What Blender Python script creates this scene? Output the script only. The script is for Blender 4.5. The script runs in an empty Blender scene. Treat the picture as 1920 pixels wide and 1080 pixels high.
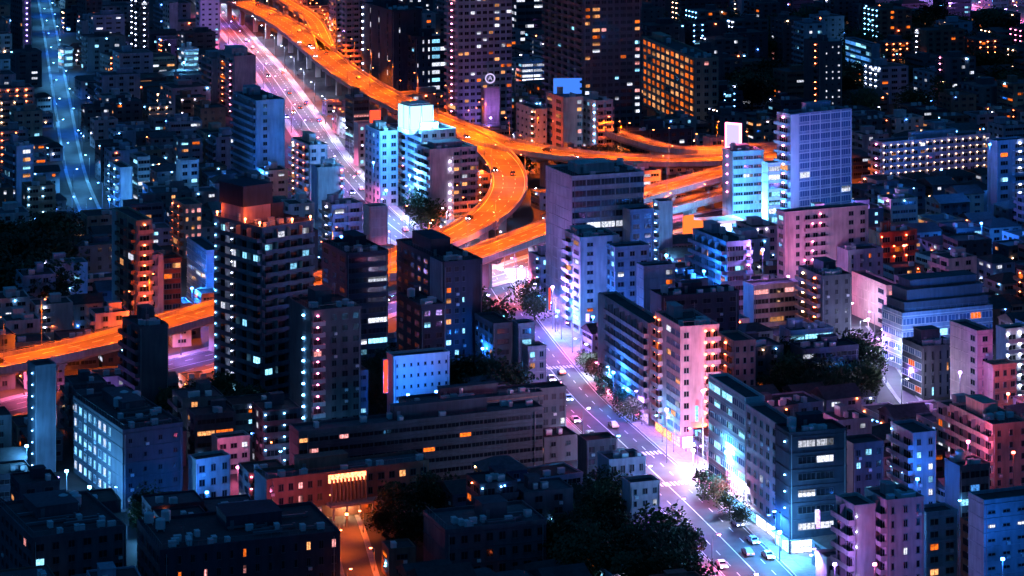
import bpy, math, random
from mathutils import Vector
import numpy as np
R_ = random.Random(11)
rad = math.radians
scene = bpy.context.scene
COL = scene.collection
# ---------------------------------------------------------------- camera, sky, light, exposure
F, H, YH = 5000.0, 187.0, -514.0           # focal length in photo pixels, eye height, horizon row
def P(x, y, z=0.0):
    D = F * (H - z) / (y - YH)
    return Vector(((x - 960) * D / F, D, z))
cam_d = bpy.data.cameras.new('camera'); cam = bpy.data.objects.new('camera', cam_d); COL.objects.link(cam)
cam.location = (0, 0, H); cam.rotation_euler = (rad(90), 0, 0)
cam_d.sensor_width = 36; cam_d.lens = F / 1920 * 36; cam_d.shift_y = -(540 - YH) / 1920
cam_d.clip_start = 1; cam_d.clip_end = 8000
scene.camera = cam
world = bpy.data.worlds.new('World'); scene.world = world; world.use_nodes = True
nt = world.node_tree; bg = nt.nodes['Background']
sky = nt.nodes.new('ShaderNodeTexSky'); sky.sky_type = 'NISHITA'; sky.sun_disc = False
sky.sun_elevation = rad(-4); sky.sun_rotation = rad(250); sky.ozone_density = 6
mx = nt.nodes.new('ShaderNodeMix'); mx.data_type = 'RGBA'; mx.blend_type = 'MIX'
mx.inputs[0].default_value = 0.9; mx.inputs[7].default_value = (0.008, 0.205, 0.68, 1)
nt.links.new(sky.outputs[0], mx.inputs[6]); nt.links.new(mx.outputs[2], bg.inputs[0])
bg.inputs[1].default_value = 0.15
sun_d = bpy.data.lights.new('sun', 'SUN'); sun_d.energy = 0.012; sun_d.angle = rad(10); sun_d.color = (0.35, 0.55, 1)
sun = bpy.data.objects.new('sun', sun_d); COL.objects.link(sun); sun.rotation_euler = (rad(50), 0, rad(-30))
vs = scene.view_settings; vs.view_transform = 'Standard'; vs.look = 'None'; vs.exposure = 0.8; vs.gamma = 1
cy = scene.cycles
cy.max_bounces = 4; cy.diffuse_bounces = 2; cy.glossy_bounces = 2; cy.transmission_bounces = 2
cy.caustics_reflective = False; cy.caustics_refractive = False
cy.use_adaptive_sampling = True; cy.adaptive_threshold = 0.025; cy.sample_clamp_indirect = 3; cy.use_denoising = True; cy.use_light_tree = True
try: cy.denoiser = 'OPENIMAGEDENOISE'
except Exception: pass

# ---------------------------------------------------------------- materials
MATS = {}
def _mat(name):
    m = bpy.data.materials.new(name); m.use_nodes = True
    return m, m.node_tree, m.node_tree.nodes['Principled BSDF']
def wallmat(name, col, rough=0.75, var=0.36, scale=0.25, metal=0.0, streak=True, spec=0.3):
    m, t, b = _mat(name)
    tc = t.nodes.new('ShaderNodeTexCoord'); mp = t.nodes.new('ShaderNodeMapping')
    mp.inputs[3].default_value = (1, 1, 0.15 if streak else 1)
    no = t.nodes.new('ShaderNodeTexNoise'); no.inputs['Scale'].default_value = scale * 4; no.inputs['Detail'].default_value = 6
    n2 = t.nodes.new('ShaderNodeTexNoise'); n2.inputs['Scale'].default_value = scale * 0.7; n2.inputs['Detail'].default_value = 3
    ad = t.nodes.new('ShaderNodeMath'); ad.operation = 'ADD'
    rp = t.nodes.new('ShaderNodeMapRange'); rp.inputs[1].default_value = 0.65; rp.inputs[2].default_value = 1.35
    rp.inputs[3].default_value = 1 - var; rp.inputs[4].default_value = 1 + var
    mu = t.nodes.new('ShaderNodeVectorMath'); mu.operation = 'SCALE'; mu.inputs[0].default_value = col
    L = t.links
    L.new(tc.outputs['Object'], mp.inputs[0]); L.new(mp.outputs[0], no.inputs[0]); L.new(tc.outputs['Object'], n2.inputs[0])
    L.new(no.outputs[0], ad.inputs[0]); L.new(n2.outputs[0], ad.inputs[1]); L.new(ad.outputs[0], rp.inputs[0])
    L.new(rp.outputs[0], mu.inputs['Scale']); L.new(mu.outputs[0], b.inputs['Base Color'])
    b.inputs['Roughness'].default_value = rough; b.inputs['Metallic'].default_value = metal
    b.inputs['Specular IOR Level'].default_value = spec
    MATS[name] = m; return m
def emat(name, col, st, sample=False, var=True):
    m = bpy.data.materials.new(name); m.use_nodes = True; t = m.node_tree; t.nodes.clear()
    o = t.nodes.new('ShaderNodeOutputMaterial'); e = t.nodes.new('ShaderNodeEmission'); e.inputs[0].default_value = (*col, 1)
    t.links.new(e.outputs[0], o.inputs[0]); e.inputs[1].default_value = st
    if var:   # rooms differ, and curtains, shelves and lamps break up each pane
        oi = t.nodes.new('ShaderNodeObjectInfo'); tc = t.nodes.new('ShaderNodeTexCoord')
        no = t.nodes.new('ShaderNodeTexNoise'); no.inputs['Scale'].default_value = 2.2; no.inputs['Detail'].default_value = 2
        va = t.nodes.new('ShaderNodeVectorMath'); va.operation = 'ADD'; sc = t.nodes.new('ShaderNodeVectorMath'); sc.operation = 'SCALE'
        sc.inputs[0].default_value = (37, 91, 53); t.links.new(oi.outputs['Random'], sc.inputs['Scale'])
        t.links.new(tc.outputs['Object'], va.inputs[0]); t.links.new(sc.outputs[0], va.inputs[1]); t.links.new(va.outputs[0], no.inputs[0])
        mr = t.nodes.new('ShaderNodeMapRange'); mr.inputs[1].default_value = .3; mr.inputs[2].default_value = .7
        mr.inputs[3].default_value = .25; mr.inputs[4].default_value = 1.2; t.links.new(no.outputs[0], mr.inputs[0])
        m2 = t.nodes.new('ShaderNodeMapRange'); m2.inputs[3].default_value = .35; m2.inputs[4].default_value = 1.3
        t.links.new(oi.outputs['Random'], m2.inputs[0])
        mm = t.nodes.new('ShaderNodeMath'); mm.operation = 'MULTIPLY'; mm.inputs[1].default_value = st
        m3 = t.nodes.new('ShaderNodeMath'); m3.operation = 'MULTIPLY'
        t.links.new(mr.outputs[0], m3.inputs[0]); t.links.new(m2.outputs[0], m3.inputs[1]); t.links.new(m3.outputs[0], mm.inputs[0])
        t.links.new(mm.outputs[0], e.inputs[1])
    m.cycles.emission_sampling = 'AUTO' if sample else 'NONE'
    MATS[name] = m; return m
wallmat('pale', (.55, .54, .53)); wallmat('white', (.72, .72, .72), var=.15); wallmat('grey', (.33, .34, .36))
wallmat('tan', (.42, .32, .24)); wallmat('brown', (.22, .13, .10)); wallmat('dark', (.09, .10, .12)); wallmat('navy', (.04, .05, .075)); wallmat('slate', (.13, .16, .20))
wallmat('salmon', (.58, .36, .31)); wallmat('rosy', (.55, .40, .42)); wallmat('red', (.40, .09, .06)); wallmat('bluegrey', (.30, .36, .44))
wallmat('concrete', (.34, .33, .32), var=.3); wallmat('roofdark', (.055, .057, .062), var=.45, streak=False); wallmat('roofgrey', (.10, .10, .11), var=.4, streak=False)
wallmat('rooftile', (.07, .05, .05), var=.4, streak=False); wallmat('frame', (.30, .31, .33), var=.05); wallmat('framew', (.7, .7, .7), var=.05)
wallmat('steel', (.25, .26, .28), rough=.45, metal=.6, var=.1); wallmat('asphalt', (.075, .075, .08), rough=.7, var=.35, scale=.06, streak=False)
wallmat('deckasphalt', (.085, .08, .075), rough=.65, var=.25, scale=.08, streak=False); wallmat('paving', (.30, .29, .28), var=.3, streak=False)
wallmat('paint', (.75, .75, .73), var=.12); wallmat('groundmat', (.045, .045, .047), var=.4, scale=.05, streak=False)
wallmat('leafa', (.045, .075, .03), var=.5, scale=.6, streak=False); wallmat('leafb', (.035, .055, .028), var=.5, scale=.6, streak=False)
wallmat('bark', (.08, .06, .045)); wallmat('rubber', (.02, .02, .02)); wallmat('courtclay', (.16, .06, .045), streak=False)
for n, c in (('carwhite', (.75, .75, .75)), ('carblack', (.02, .02, .025)), ('carsilver', (.4, .41, .43)), ('cartaxi', (.55, .18, .02)), ('carblue', (.04, .08, .25))):
    wallmat(n, c, rough=.25, var=.03, spec=.6)
m, t, b = _mat('glass'); b.inputs['Base Color'].default_value = (.012, .016, .024, 1); b.inputs['Roughness'].default_value = .12; MATS['glass'] = m
m, t, b = _mat('glassblue'); b.inputs['Base Color'].default_value = (.10, .17, .30, 1); b.inputs['Roughness'].default_value = .2; MATS['glassblue'] = m
emat('w_warm', (1, .40, .14), 1.0); emat('w_orange', (1, .17, .015), 1.0); emat('w_white', (.80, .84, 1), 1.1); emat('w_cyan', (.25, .68, 1), 1.6)
for _n, _c in (('w_warm', (1, .40, .14)), ('w_orange', (1, .17, .015)), ('w_white', (.8, .84, 1)), ('w_cyan', (.25, .68, 1)), ('w_pink', (1, .36, .36)), ('w_blue', (.08, .35, 1))): emat(_n + '_c', _c, .22)
emat('w_blue', (.08, .35, 1), 1.0); emat('w_pink', (1, .36, .36), 1.0); emat('w_dim', (.10, .16, .26), .5)
LC = dict(lav=(.42, .21, 1), pink=(1, .16, .40), orange=(1, .125, .0), cyan=(.10, .46, 1), blue=(.02, .20, 1), warm=(1, .48, .22), white=(.60, .66, 1), red=(1, .08, .03), teal=(.1, .8, .75))
for k, c in LC.items():
    emat('l_' + k, tuple(min(1, v * .95 + .05) for v in c), 26, True, False)      # small lamps
    emat('s_' + k, tuple(min(1, v * .9 + .08) for v in c), 4.2, True, True)         # shop fronts
    emat('g_' + k, c, 7, True, False)                                                 # lit sign boxes
PAL = dict(warm=['w_warm', 'w_warm', 'w_orange', 'w_white'], cool=['w_cyan', 'w_white', 'w_cyan'], mix=['w_warm', 'w_white', 'w_cyan', 'w_orange', 'w_pink'],
           orange=['w_orange', 'w_orange', 'w_warm'], white=['w_white'], cyan=['w_cyan'], pink=['w_pink', 'w_warm'], blue=['w_blue', 'w_cyan'], lav=['w_white', 'w_pink'])
LAMP = dict(warm='l_warm', cool='l_cyan', white='l_white', orange='l_orange', pink='l_pink', cyan='l_cyan', lav='l_lav', blue='l_blue', mix='l_warm', red='l_red')

# ---------------------------------------------------------------- helpers
def boxes(name, bl, mats):
    """one mesh from (x0,x1,y0,y1,z0,z1[,slot]) boxes"""
    v, f, mi = [], [], []
    for b in bl:
        x0, x1, y0, y1, z0, z1 = b[:6]; k = b[6] if len(b) > 6 else 0; n = len(v)
        v += [(x0, y0, z0), (x1, y0, z0), (x1, y1, z0), (x0, y1, z0), (x0, y0, z1), (x1, y0, z1), (x1, y1, z1), (x0, y1, z1)]
        f += [(n, n+3, n+2, n+1), (n+4, n+5, n+6, n+7), (n, n+1, n+5, n+4), (n+1, n+2, n+6, n+5), (n+2, n+3, n+7, n+6), (n+3, n, n+4, n+7)]
        mi += [k] * 6
    me = bpy.data.meshes.new(name); me.from_pydata(v, [], f)
    for q in mats: me.materials.append(MATS[q])
    if any(mi): me.polygons.foreach_set('material_index', mi)
    return me
def pymesh(name, v, f, mats, mi=None, smooth=False):
    me = bpy.data.meshes.new(name); me.from_pydata(v, [], f)
    for q in mats: me.materials.append(MATS[q])
    if mi: me.polygons.foreach_set('material_index', mi)
    if smooth: me.polygons.foreach_set('use_smooth', [True] * len(f))
    return me
def tube(p0, p1, r0, r1=None, n=6):
    r1 = r0 if r1 is None else r1
    p0, p1 = Vector(p0), Vector(p1); d = (p1 - p0).normalized()
    a = d.orthogonal().normalized(); b = d.cross(a); v = []
    for p, r in ((p0, r0), (p1, r1)):
        for i in range(n):
            t = 2 * math.pi * i / n; v.append(tuple(p + a * math.cos(t) * r + b * math.sin(t) * r))
    f = [(i, (i+1) % n, n + (i+1) % n, n + i) for i in range(n)] + [tuple(range(n))[::-1], tuple(range(n, 2*n))]
    return v, f
def join(*vf):
    v, f, mi = [], [], []
    for q in vf:
        n = len(v); v += q[0]; f += [tuple(i + n for i in p) for p in q[1]]; mi += [q[2] if len(q) > 2 else 0] * len(q[1])
    return v, f, mi
def obj(name, me, parent=None, loc=None, rz=0.0):
    o = bpy.data.objects.new(name, me); COL.objects.link(o)
    if parent is not None: o.parent = parent
    if loc is not None: o.location = loc
    if rz: o.rotation_euler = (0, 0, rz)
    return o
def tag(o, label, cat, group=None, kind=None):
    if label: o['label'] = label
    if cat: o['category'] = cat
    if group: o['group'] = group
    if kind: o['kind'] = kind
    return o
def thing(name, loc, rz, label, cat, group=None):
    return tag(obj(name, None, None, loc, rz), label, cat, group)
CACHE = {}
def cached(key, fn):
    if key not in CACHE: CACHE[key] = fn()
    return CACHE[key]
def win_mesh(w, h, pane, frame='frame'):
    w, h = max(.4, round(w, 1)), max(.4, round(h, 1)); var = R_.choice((0, 0, 0, 1, 2, 3)) if pane[:2] == 'w_' and pane + '_c' in MATS else 0
    def mk():
        f = .09
        bl = [(-w/2, w/2, -.03, 0, 0, h, 1)] if not var else [(-w/2, w/2, -.03, 0, 0, h*.55, 1), (-w/2, w/2, -.03, 0, h*.55, h, 2)] if var == 1 else [(-w/2, w*.1, -.03, 0, 0, h, 1), (w*.1, w/2, -.03, 0, 0, h, 2)] if var == 2 else [(-w/2, -w*.2, -.03, 0, 0, h, 2), (-w*.2, w/2, -.03, 0, 0, h, 1)]
        bl += [(-w/2, -w/2+f, -.11, 0, 0, h), (w/2-f, w/2, -.11, 0, 0, h), (-w/2+f, w/2-f, -.11, 0, h-f, h), (-w/2-.08, w/2+.08, -.2, 0, -.1, f*.6)]
        nm = int(w / 1.3)
        for i in range(1, nm + 1 if nm > 1 else 2):
            if w < 1.0: break
            x = -w/2 + w * i / (nm + 1 if nm > 1 else 2); bl.append((x-.04, x+.04, -.08, 0, f*.6, h-f))
        return boxes('window', bl, [frame, pane] + ([pane + '_c'] if var else []))
    return cached(('w', w, h, pane, frame, var), mk)
def box_mesh(w, d, h, mat, y0=None):
    w, d, h = round(w, 1), round(d, 2), round(h, 2)
    return cached(('b', w, d, h, mat), lambda: boxes('slab', [(-w/2, w/2, -d, 0, 0, h)], [mat]))
def balc_mesh(w, d, ph, mat, kind):
    w = round(w, 1); ph = round(ph, 1)
    def mk():
        bl = [(-w/2, w/2, -d, 0, 0, .18), (-w/2, w/2, -d, -d+.14, .18, ph), (-w/2, -w/2+.12, -d+.14, 0, .18, ph), (w/2-.12, w/2, -d+.14, 0, .18, ph)]
        if kind: bl.append((-w/2, w/2, -d-.03, -d+.17, ph, ph+.07))
        return boxes('balcony', bl, [mat])
    return cached(('bal', w, d, ph, mat, kind), mk)
def lamp_mesh(mat, r=.22):
    return cached(('lm', mat, r), lambda: pymesh('lamp', *tube((0, -.28, -r*.45), (0, -.28, r*.45), r, r*.8, 6), [mat]))
EXPL = []   # footprints of placed buildings: centre, half sizes, angle, image box, distance
def footprint(cx, cy, hx, hy, a): return (cx, cy, hx, hy, a)
def overlap(A, B, pad=0.0):
    for Q, S in ((A, B), (B, A)):
        for ax in ((math.cos(Q[4]), math.sin(Q[4])), (-math.sin(Q[4]), math.cos(Q[4]))):
            def ext(T):
                c, s = math.cos(T[4]), math.sin(T[4])
                return T[2] * abs(ax[0]*c + ax[1]*s) + T[3] * abs(-ax[0]*s + ax[1]*c)
            if abs((A[0]-B[0])*ax[0] + (A[1]-B[1])*ax[1]) > ext(A) + ext(B) + pad: return False
    return True
class B: pass
def face(b, side, segs):
    W = b.WR if side == 'R' else b.WL
    def put(name, me, u, z, out=0.0):
        if side == 'R': return obj(name, me, b.root, (u - b.WR/2, -b.WL/2 - out, z))
        return obj(name, me, b.root, (-b.WR/2 - out, b.WL/2 - u, z), -math.pi/2)
    for sg in segs:
        u0, u1, k = sg[0] * W, sg[1] * W, sg[2]; wseg = u1 - u0; um = (u0 + u1) / 2
        o = sg[3] if len(sg) > 3 else {}
        n = o.get('n') or max(1, int(wseg / o.get('bay', 3.4))); lit = o.get('lit', .08); pal = PAL[o.get('pal', 'mix')]
        fr = o.get('frame', 'dark' if b.wall in ('navy', 'dark', 'brown', 'slate') else 'frame'); mt = o.get('mat', b.wall); f0 = o.get('f0', 0); f1 = b.nf - o.get('top', 0)
        bw = wseg / n; dk = o.get('dark', 'glass'); cw = [R_.choice((1, 1, 1, .8, 1.15)) for _ in range(n)]
        if k == 'P':
            put('pilaster', boxes('pilaster', [(-wseg/2, wseg/2, -o.get('d', .35), 0, 0, b.h + .5)], [mt]), um, 0); continue
        for i in range(f0, f1):
            z = .3 + i * b.fh
            if k == 'G':
                for j in range(n):
                    if b.s > 5.2 and i > 0 and R_.random() < .13: put('wall_unit', cached('wu', lambda: boxes('wall_unit', [(-.42, .42, -.36, -.02, 0, .62), (-.3, -.22, -.3, 0, -.1, 0), (.22, .3, -.3, 0, -.1, 0)], ['framew'])), u0 + (j + .5) * bw + bw * .12, z + b.fh * o.get('zf', .3) - .85)
                    p = R_.choice(pal) if R_.random() < lit else dk
                    put('window', win_mesh(bw * o.get('wf', .55) * cw[j], b.fh * o.get('hf', .5), p, fr), u0 + (j + .5) * bw, z + b.fh * o.get('zf', .3))
            elif k == 'R':
                for j in range(n):
                    p = R_.choice(pal) if R_.random() < lit else dk
                    put('window', win_mesh(bw * .95, b.fh * o.get('hf', .5), p, fr), u0 + (j + .5) * bw, z + b.fh * .32)
            elif k == 'V':
                for j in range(n):
                    p = R_.choice(pal) if R_.random() < lit else dk
                    put('window', win_mesh(o.get('w', .7), b.fh * .72, p, fr), u0 + (j + .5) * bw, z + b.fh * .1)
            elif k in 'BC':
                d = o.get('d', 1.3)
                if i > 0 or o.get('g'): put('balcony', balc_mesh(wseg - .1, d, o.get('ph', 1.1), mt, o.get('rail', 0)), um, z)
                for j in range(n):
                    p = R_.choice(pal) if R_.random() < lit else dk
                    if wseg > 1.5: put('window', win_mesh(bw * .62, b.fh * .68, p, fr), u0 + (j + .5) * bw, z + .22)
                    if k == 'C' and R_.random() < o.get('on', .95):
                        put('lamp', lamp_mesh(LAMP[o.get('pal', 'warm')], o.get('r', .2)), u0 + (j + (.5 if n == 1 else .12)) * bw, z + b.fh * .82)
            elif k == 'D':
                for j in range(n):
                    if R_.random() < o.get('on', .95): put('lamp', lamp_mesh(LAMP[o.get('pal', 'white')], o.get('r', .3)), u0 + (j + .5) * bw, z + b.fh * .6)
        if k == 'B' and n > 1:
            fin = boxes('partition', [(-.06, .06, -o.get('d', 1.3) + .16, 0, .3 + b.fh, b.h)], ['frame'])
            for j in range(1, n): put('partition', fin, u0 + j * bw, 0)
def bld(xc, yt, yb, dL, dR, a, label, wall='pale', L=(), R=(), fh=3.0, cat='building', name='apartment_building', roof='roofdark',
        ph=None, shop=None, vis=.7, group=None, clutter=1, bands=None, xtra=None):
    s = (yb - YH) / H; near = P(xc, yb); h = (yb - yt) / s; ar = rad(a)
    b = B(); b.WR = min(120, max(5, dR / (s * math.cos(ar)))); b.WL = min(95, max(5, dL / (s * math.sin(ar)))); b.h = h; b.wall = wall
    b.nf = max(1, round((h - .6) / fh)); b.fh = (h - .5) / b.nf; b.s = s
    cx = near.x + math.cos(ar) * b.WR/2 - math.sin(ar) * b.WL/2; cyy = near.y + math.sin(ar) * b.WR/2 + math.cos(ar) * b.WL/2
    b.root = thing(name, (cx, cyy, 0), ar, label, cat, group)
    b.fp = footprint(cx, cyy, b.WR/2, b.WL/2, ar); b.xc = xc; b.lab = label
    EXPL.append((b.fp, (xc - dL, yt, xc + dR, yt + (yb - yt) * vis), near.y, label))
    hx, hy = b.WR/2, b.WL/2
    obj('wall', boxes('wall', [(-hx, hx, -hy, hy, -.5, h)], [wall]), b.root)
    p = .25
    obj('parapet', boxes('parapet', [(-hx-.06, hx+.06, -hy-.06, -hy+p, h, h+.8), (-hx-.06, hx+.06, hy-p, hy+.06, h, h+.8), (-hx-.06, -hx+p, -hy+p, hy-p, h, h+.8), (hx-p, hx+.06, -hy+p, hy-p, h, h+.8)], [wall]), b.root)
    obj('roof', boxes('roof', [(-hx+p+.01, hx-p-.01, -hy+p+.01, hy-p-.01, h+.01, h+.15)], [roof]), b.root)
    if bands is None and h > 11 and R_.random() < .6 and not any(q_[2] in 'BC' for q_ in list(L) + list(R)): bands = wall
    for sd_ in (-1, 1):
        if h > 6: obj('drainpipe', cached(('pipe', round(h)), lambda: pymesh('drainpipe', *tube((0, 0, 0), (0, 0, h - .3), .09, n=5), ['frame'])), b.root, (hx * .93 * sd_, -hy - .14, 0))
    if bands:
        for i in range(1, b.nf + 1):
            obj('floor_band', cached(('band', label, bands), lambda: boxes('floor_band', [(-hx-.12, hx+.12, -hy-.12, hy+.12, -.12, .12)], [bands])), b.root, (0, 0, .3 + i * b.fh - .1))
    face(b, 'L', L); face(b, 'R', R)
    if clutter and b.WR > 7 and b.WL > 7:
        if ph is None: ph = (R_.uniform(.15, .5), R_.uniform(.4, .8), R_.uniform(.2, .45), R_.uniform(.25, .45), R_.uniform(2.4, 4))
        if ph:
            u, v, w, d, q = ph; x0 = -hx + u * b.WR; y0 = -hy + v * b.WL
            w_, d_ = min(w * b.WR, hx - .5 - x0), min(d * b.WL, hy - .5 - y0)
            if w_ > 1.5 and d_ > 1.5:
                mr = obj('machine_room', boxes('machine_room', [(x0, x0+w_, y0, y0+d_, h+.15, h+q), (x0-.15, x0+w_+.15, y0-.15, y0+d_+.15, h+q, h+q+.2)], [wall]), b.root)
                if w_ > 3: obj('door', boxes('door', [(x0+.8, x0+1.7, y0-.06, y0, h+.2, h+2.2)], ['steel']), mr)
        if b.WR > 9 and b.WL > 9 and yb > 480:
            for i in range(R_.randint(1, 3) + (6 if b.WR * b.WL > 550 else 0)):
                l_ = round(R_.uniform(3, min(9, b.WR - 4)))
                obj('duct', cached(('duct', l_), lambda: boxes('duct', [(-l_/2, l_/2, -.25, .25, .3, .8), (-l_/2+.3, -l_/2+.5, -.2, .2, 0, .3), (l_/2-.5, l_/2-.3, -.2, .2, 0, .3), (l_/2-.001, l_/2+.5, -.3, .3, .15, 1.1)], ['steel'])), b.root, (R_.uniform(-.5, .5) * max(0, b.WR - l_ - 3), R_.uniform(-.42, .2) * b.WL, h + .15))
            def rail():
                v = [(x_, y_, -hy+.5, -hy+.56, 1.75, 1.8) for x_, y_ in ((-hx+.5, hx-.5),)] + [(-hx+.5, -hx+.56, -hy+.56, hy-.5, 1.75, 1.8)]
                k_ = 2.0
                v += [(-hx+.5+q_*k_, -hx+.55+q_*k_, -hy+.5, -hy+.55, .15, 1.75) for q_ in range(int((b.WR-1)/k_)+1)] + [(-hx+.5, -hx+.55, -hy+.5+q_*k_, -hy+.55+q_*k_, .15, 1.75) for q_ in range(1, int((b.WL-1)/k_)+1)]
                return boxes('railing', v, ['steel'])
            obj('railing', rail(), b.root, (0, 0, h))
        for i in range(R_.randint(2, 5) + (4 if yb > 650 else 0) + (5 if b.WR * b.WL > 600 else 0)):
            me = cached('ac', lambda: boxes('air_conditioner', [(-.8, .8, -.5, .5, .1, 1.3), (-.85, .85, -.55, .55, 1.3, 1.4), (-.7, -.5, -.45, .45, 0, .1), (.5, .7, -.45, .45, 0, .1)], ['framew']))
            obj('air_conditioner', me, b.root, (R_.uniform(-hx+1.3, hx-1.3), R_.uniform(-hy+1.2, -hy + .38 * b.WL if b.WL > 8 else hy-1.2), h + .15), R_.choice((0, math.pi/2)))
        for _ in range((R_.random() < .5) + (2 if b.WR * b.WL > 550 else 0)):
            me = cached('tank', lambda: pymesh('water_tank', *join(tube((0, 0, .6), (0, 0, 2.6), 1.1, n=10), tube((0, 0, 2.6), (0, 0, 2.9), 1.1, .4, n=10), tube((-.7, 0, 0), (-.7, 0, .6), .1), tube((.7, .5, 0), (.7, .5, .6), .1), tube((.7, -.5, 0), (.7, -.5, .6), .1))[:2], ['framew']))
            obj('water_tank', me, b.root, (R_.uniform(-hx+1.6, hx-1.6), R_.uniform(0, hy-1.6), h + .15))
        if R_.random() < .45:
            me = cached('ant', lambda: pymesh('antenna', *join(tube((0, 0, 0), (0, 0, 5), .07), tube((-.7, 0, 4.6), (.7, 0, 4.6), .04), tube((-.5, 0, 4), (.5, 0, 4), .04))[:2], ['steel']))
            obj('antenna', me, b.root, (R_.uniform(-hx+1, hx-1), R_.uniform(-hy+1, hy-1), h + .15))
    if shop:
        for sd, pal in shop:
            W = b.WR if sd == 'R' else b.WL; n = max(1, int(W / 6)); bw = W / n
            for j in range(n):
                u = (j + .5) * bw; mk = 's_' + R_.choice(pal)
                me = cached(('shop', round(bw, 1), mk), lambda: boxes('shopfront', [(-bw*.44, bw*.44, -.15, 0, .2, 3.0, 1), (-bw*.46, bw*.46, -.22, 0, 3.0, 3.2, 0), (-.06, .06, -.2, 0, .2, 3, 0), (-bw*.48, bw*.48, -1.2, -.16, 3.22, 3.34, 0)], ['frame', mk]))
                if sd == 'R': obj('shopfront', me, b.root, (u - hx, -hy, .1))
                else: obj('shopfront', me, b.root, (-hx, hy - u, .1), -math.pi/2)
    return b
def light(parent, loc, col, power, r=.4, spot=0):
    ld = bpy.data.lights.new('lamp_light', 'SPOT' if spot else 'POINT')
    if spot: ld.spot_size = rad(spot); ld.spot_blend = .5
    ld.energy = power; ld.color = LC[col] if isinstance(col, str) else col; ld.shadow_soft_size = r
    o = bpy.data.objects.new('lamp_light', ld); COL.objects.link(o); o.parent = parent; o.location = loc; return o
def street_lamp(pos, ang, col, power, label, group, h=8.0, arm=1.6, z=0.0, big=1.0, spot=0):
    t = thing('street_lamp', (pos[0], pos[1], z), ang, label, 'street lamp', group)
    obj('pole', cached(('pole', h, arm), lambda: pymesh('pole', *join(tube((0, 0, 0), (0, 0, .8), .16), tube((0, 0, .8), (0, 0, h), .10, .06), tube((0, 0, h), (arm, 0, h + .35), .06, .05))[:2], ['steel'])), t)
    hd = obj('lamp_head', cached(('lhead', big), lambda: boxes('lamp_head', [(-.45*big, .45*big, -.18*big, .18*big, .0, .14*big)], ['steel'])), t, (arm, 0, h + .28))
    obj('bulb', cached(('bulb', col, big), lambda: pymesh('bulb', *tube((0, 0, -.16*big), (0, 0, -.01), .30*big, .36*big, 8), ['l_' + col])), hd)
    light(t, (arm, 0, h - .25 * big), col, power, .35, spot)
    return t
# ---------------------------------------------------------------- ground, roads, expressway
def spline(pts, step=6.0):
    out = []
    q = [pts[0] * 2 - pts[1]] + list(pts) + [pts[-1] * 2 - pts[-2]]
    for i in range(1, len(q) - 2):
        a, b, c, d = q[i-1], q[i], q[i+1], q[i+2]; n = max(2, int((c - b).length / step))
        for k in range(n):
            t = k / n
            out.append(.5 * (2*b + (c - a)*t + (2*a - 5*b + 4*c - d)*t*t + (3*b - a - 3*c + d)*t**3))
    out.append(q[-2]); return out
def rights(path):
    r = []
    for i in range(len(path)):
        d = path[min(i+1, len(path)-1)] - path[max(i-1, 0)]; d.z = 0; d.normalize(); r.append(Vector((d.y, -d.x, 0)))
    return r
def sweep(name, path, sec, mats, closed=True, z=0.0):
    rs = rights(path); v, f = [], []; n = len(sec)
    for p, r in zip(path, rs):
        for o, h in sec: q = p + r * o; v.append((q.x, q.y, q.z + h + z))
    for i in range(len(path) - 1):
        for j in range(n if closed else n - 1):
            k = (j + 1) % n; f.append((i*n + j, i*n + k, (i+1)*n + k, (i+1)*n + j))
    if closed: f += [tuple(range(n))[::-1], tuple((len(path)-1)*n + j for j in range(n))]
    return pymesh(name, v, f, mats)
def resample(path, step):
    out, acc = [], 0.0
    for i in range(len(path) - 1):
        seg = (path[i+1] - path[i]); l = seg.length; t = step - acc if acc else 0.0
        while t <= l and l > 0:
            out.append((path[i] + seg * (t / l), math.atan2(seg.y, seg.x))); t += step
        acc = (l - (t - step)) if t - step <= l else acc + l
        if acc >= step: acc = 0
    return out
ground = tag(obj('ground', boxes('ground', [(-2500, 2500, 100, 4500, -1.5, -.02)], ['groundmat'])), None, None, None, 'structure')
ROADS = []   # (path, half width incl. pavement, z)
rz_ = [0.0]
def road(pxs, width, pave=3.0, dash=True, lanes=2, name='road', mat='asphalt'):
    rz_[0] += .004; z = rz_[0]
    path = spline([P(*p) for p in pxs]); w = width / 2
    r = tag(obj(name, sweep(name, path, [(-w, z), (w, z)], [mat], False)), None, None, None, 'structure')
    if pave:
        for sgn in (-1, 1):
            a, b = sgn * w, sgn * (w + pave)
            obj('pavement', sweep('pavement', path, [(a, -.1), (a, .14 + z), (b, .14 + z), (b, -.1)], ['paving']), r)
            a2 = a + sgn * .001; obj('kerb', sweep('kerb', path, [(a - sgn*.12, 0), (a - sgn*.12, .16 + z), (a + sgn*.1, .16 + z), (a + sgn*.1, 0)], ['framew' if dash else 'concrete']), r)
    for sgn in (-1, 1) if dash else ():
        obj('edge_line', sweep('edge_line', path, [(sgn*(w-.7)-.08, z+.004), (sgn*(w-.7)+.08, z+.004)], ['paint'], False), r)
    if dash: obj('centre_line', sweep('centre_line', path, [(-.12, z+.004), (.12, z+.004)], ['paint'], False), r)
    if dash:
        me = cached('dash', lambda: boxes('lane_marking', [(-1.6, 1.6, -.1, .1, 0, .004)], ['paint'])); rs = None
        for q, an in resample(path, 8.0):
            for k in range(1, lanes):
                for sgn in (-1, 1):
                    off = sgn * w * k / lanes
                    obj('lane_marking', me, r, (q.x + math.sin(an)*off, q.y - math.cos(an)*off, z + .004), an)
    ROADS.append((path, w + pave, 0)); return r, path
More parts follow.
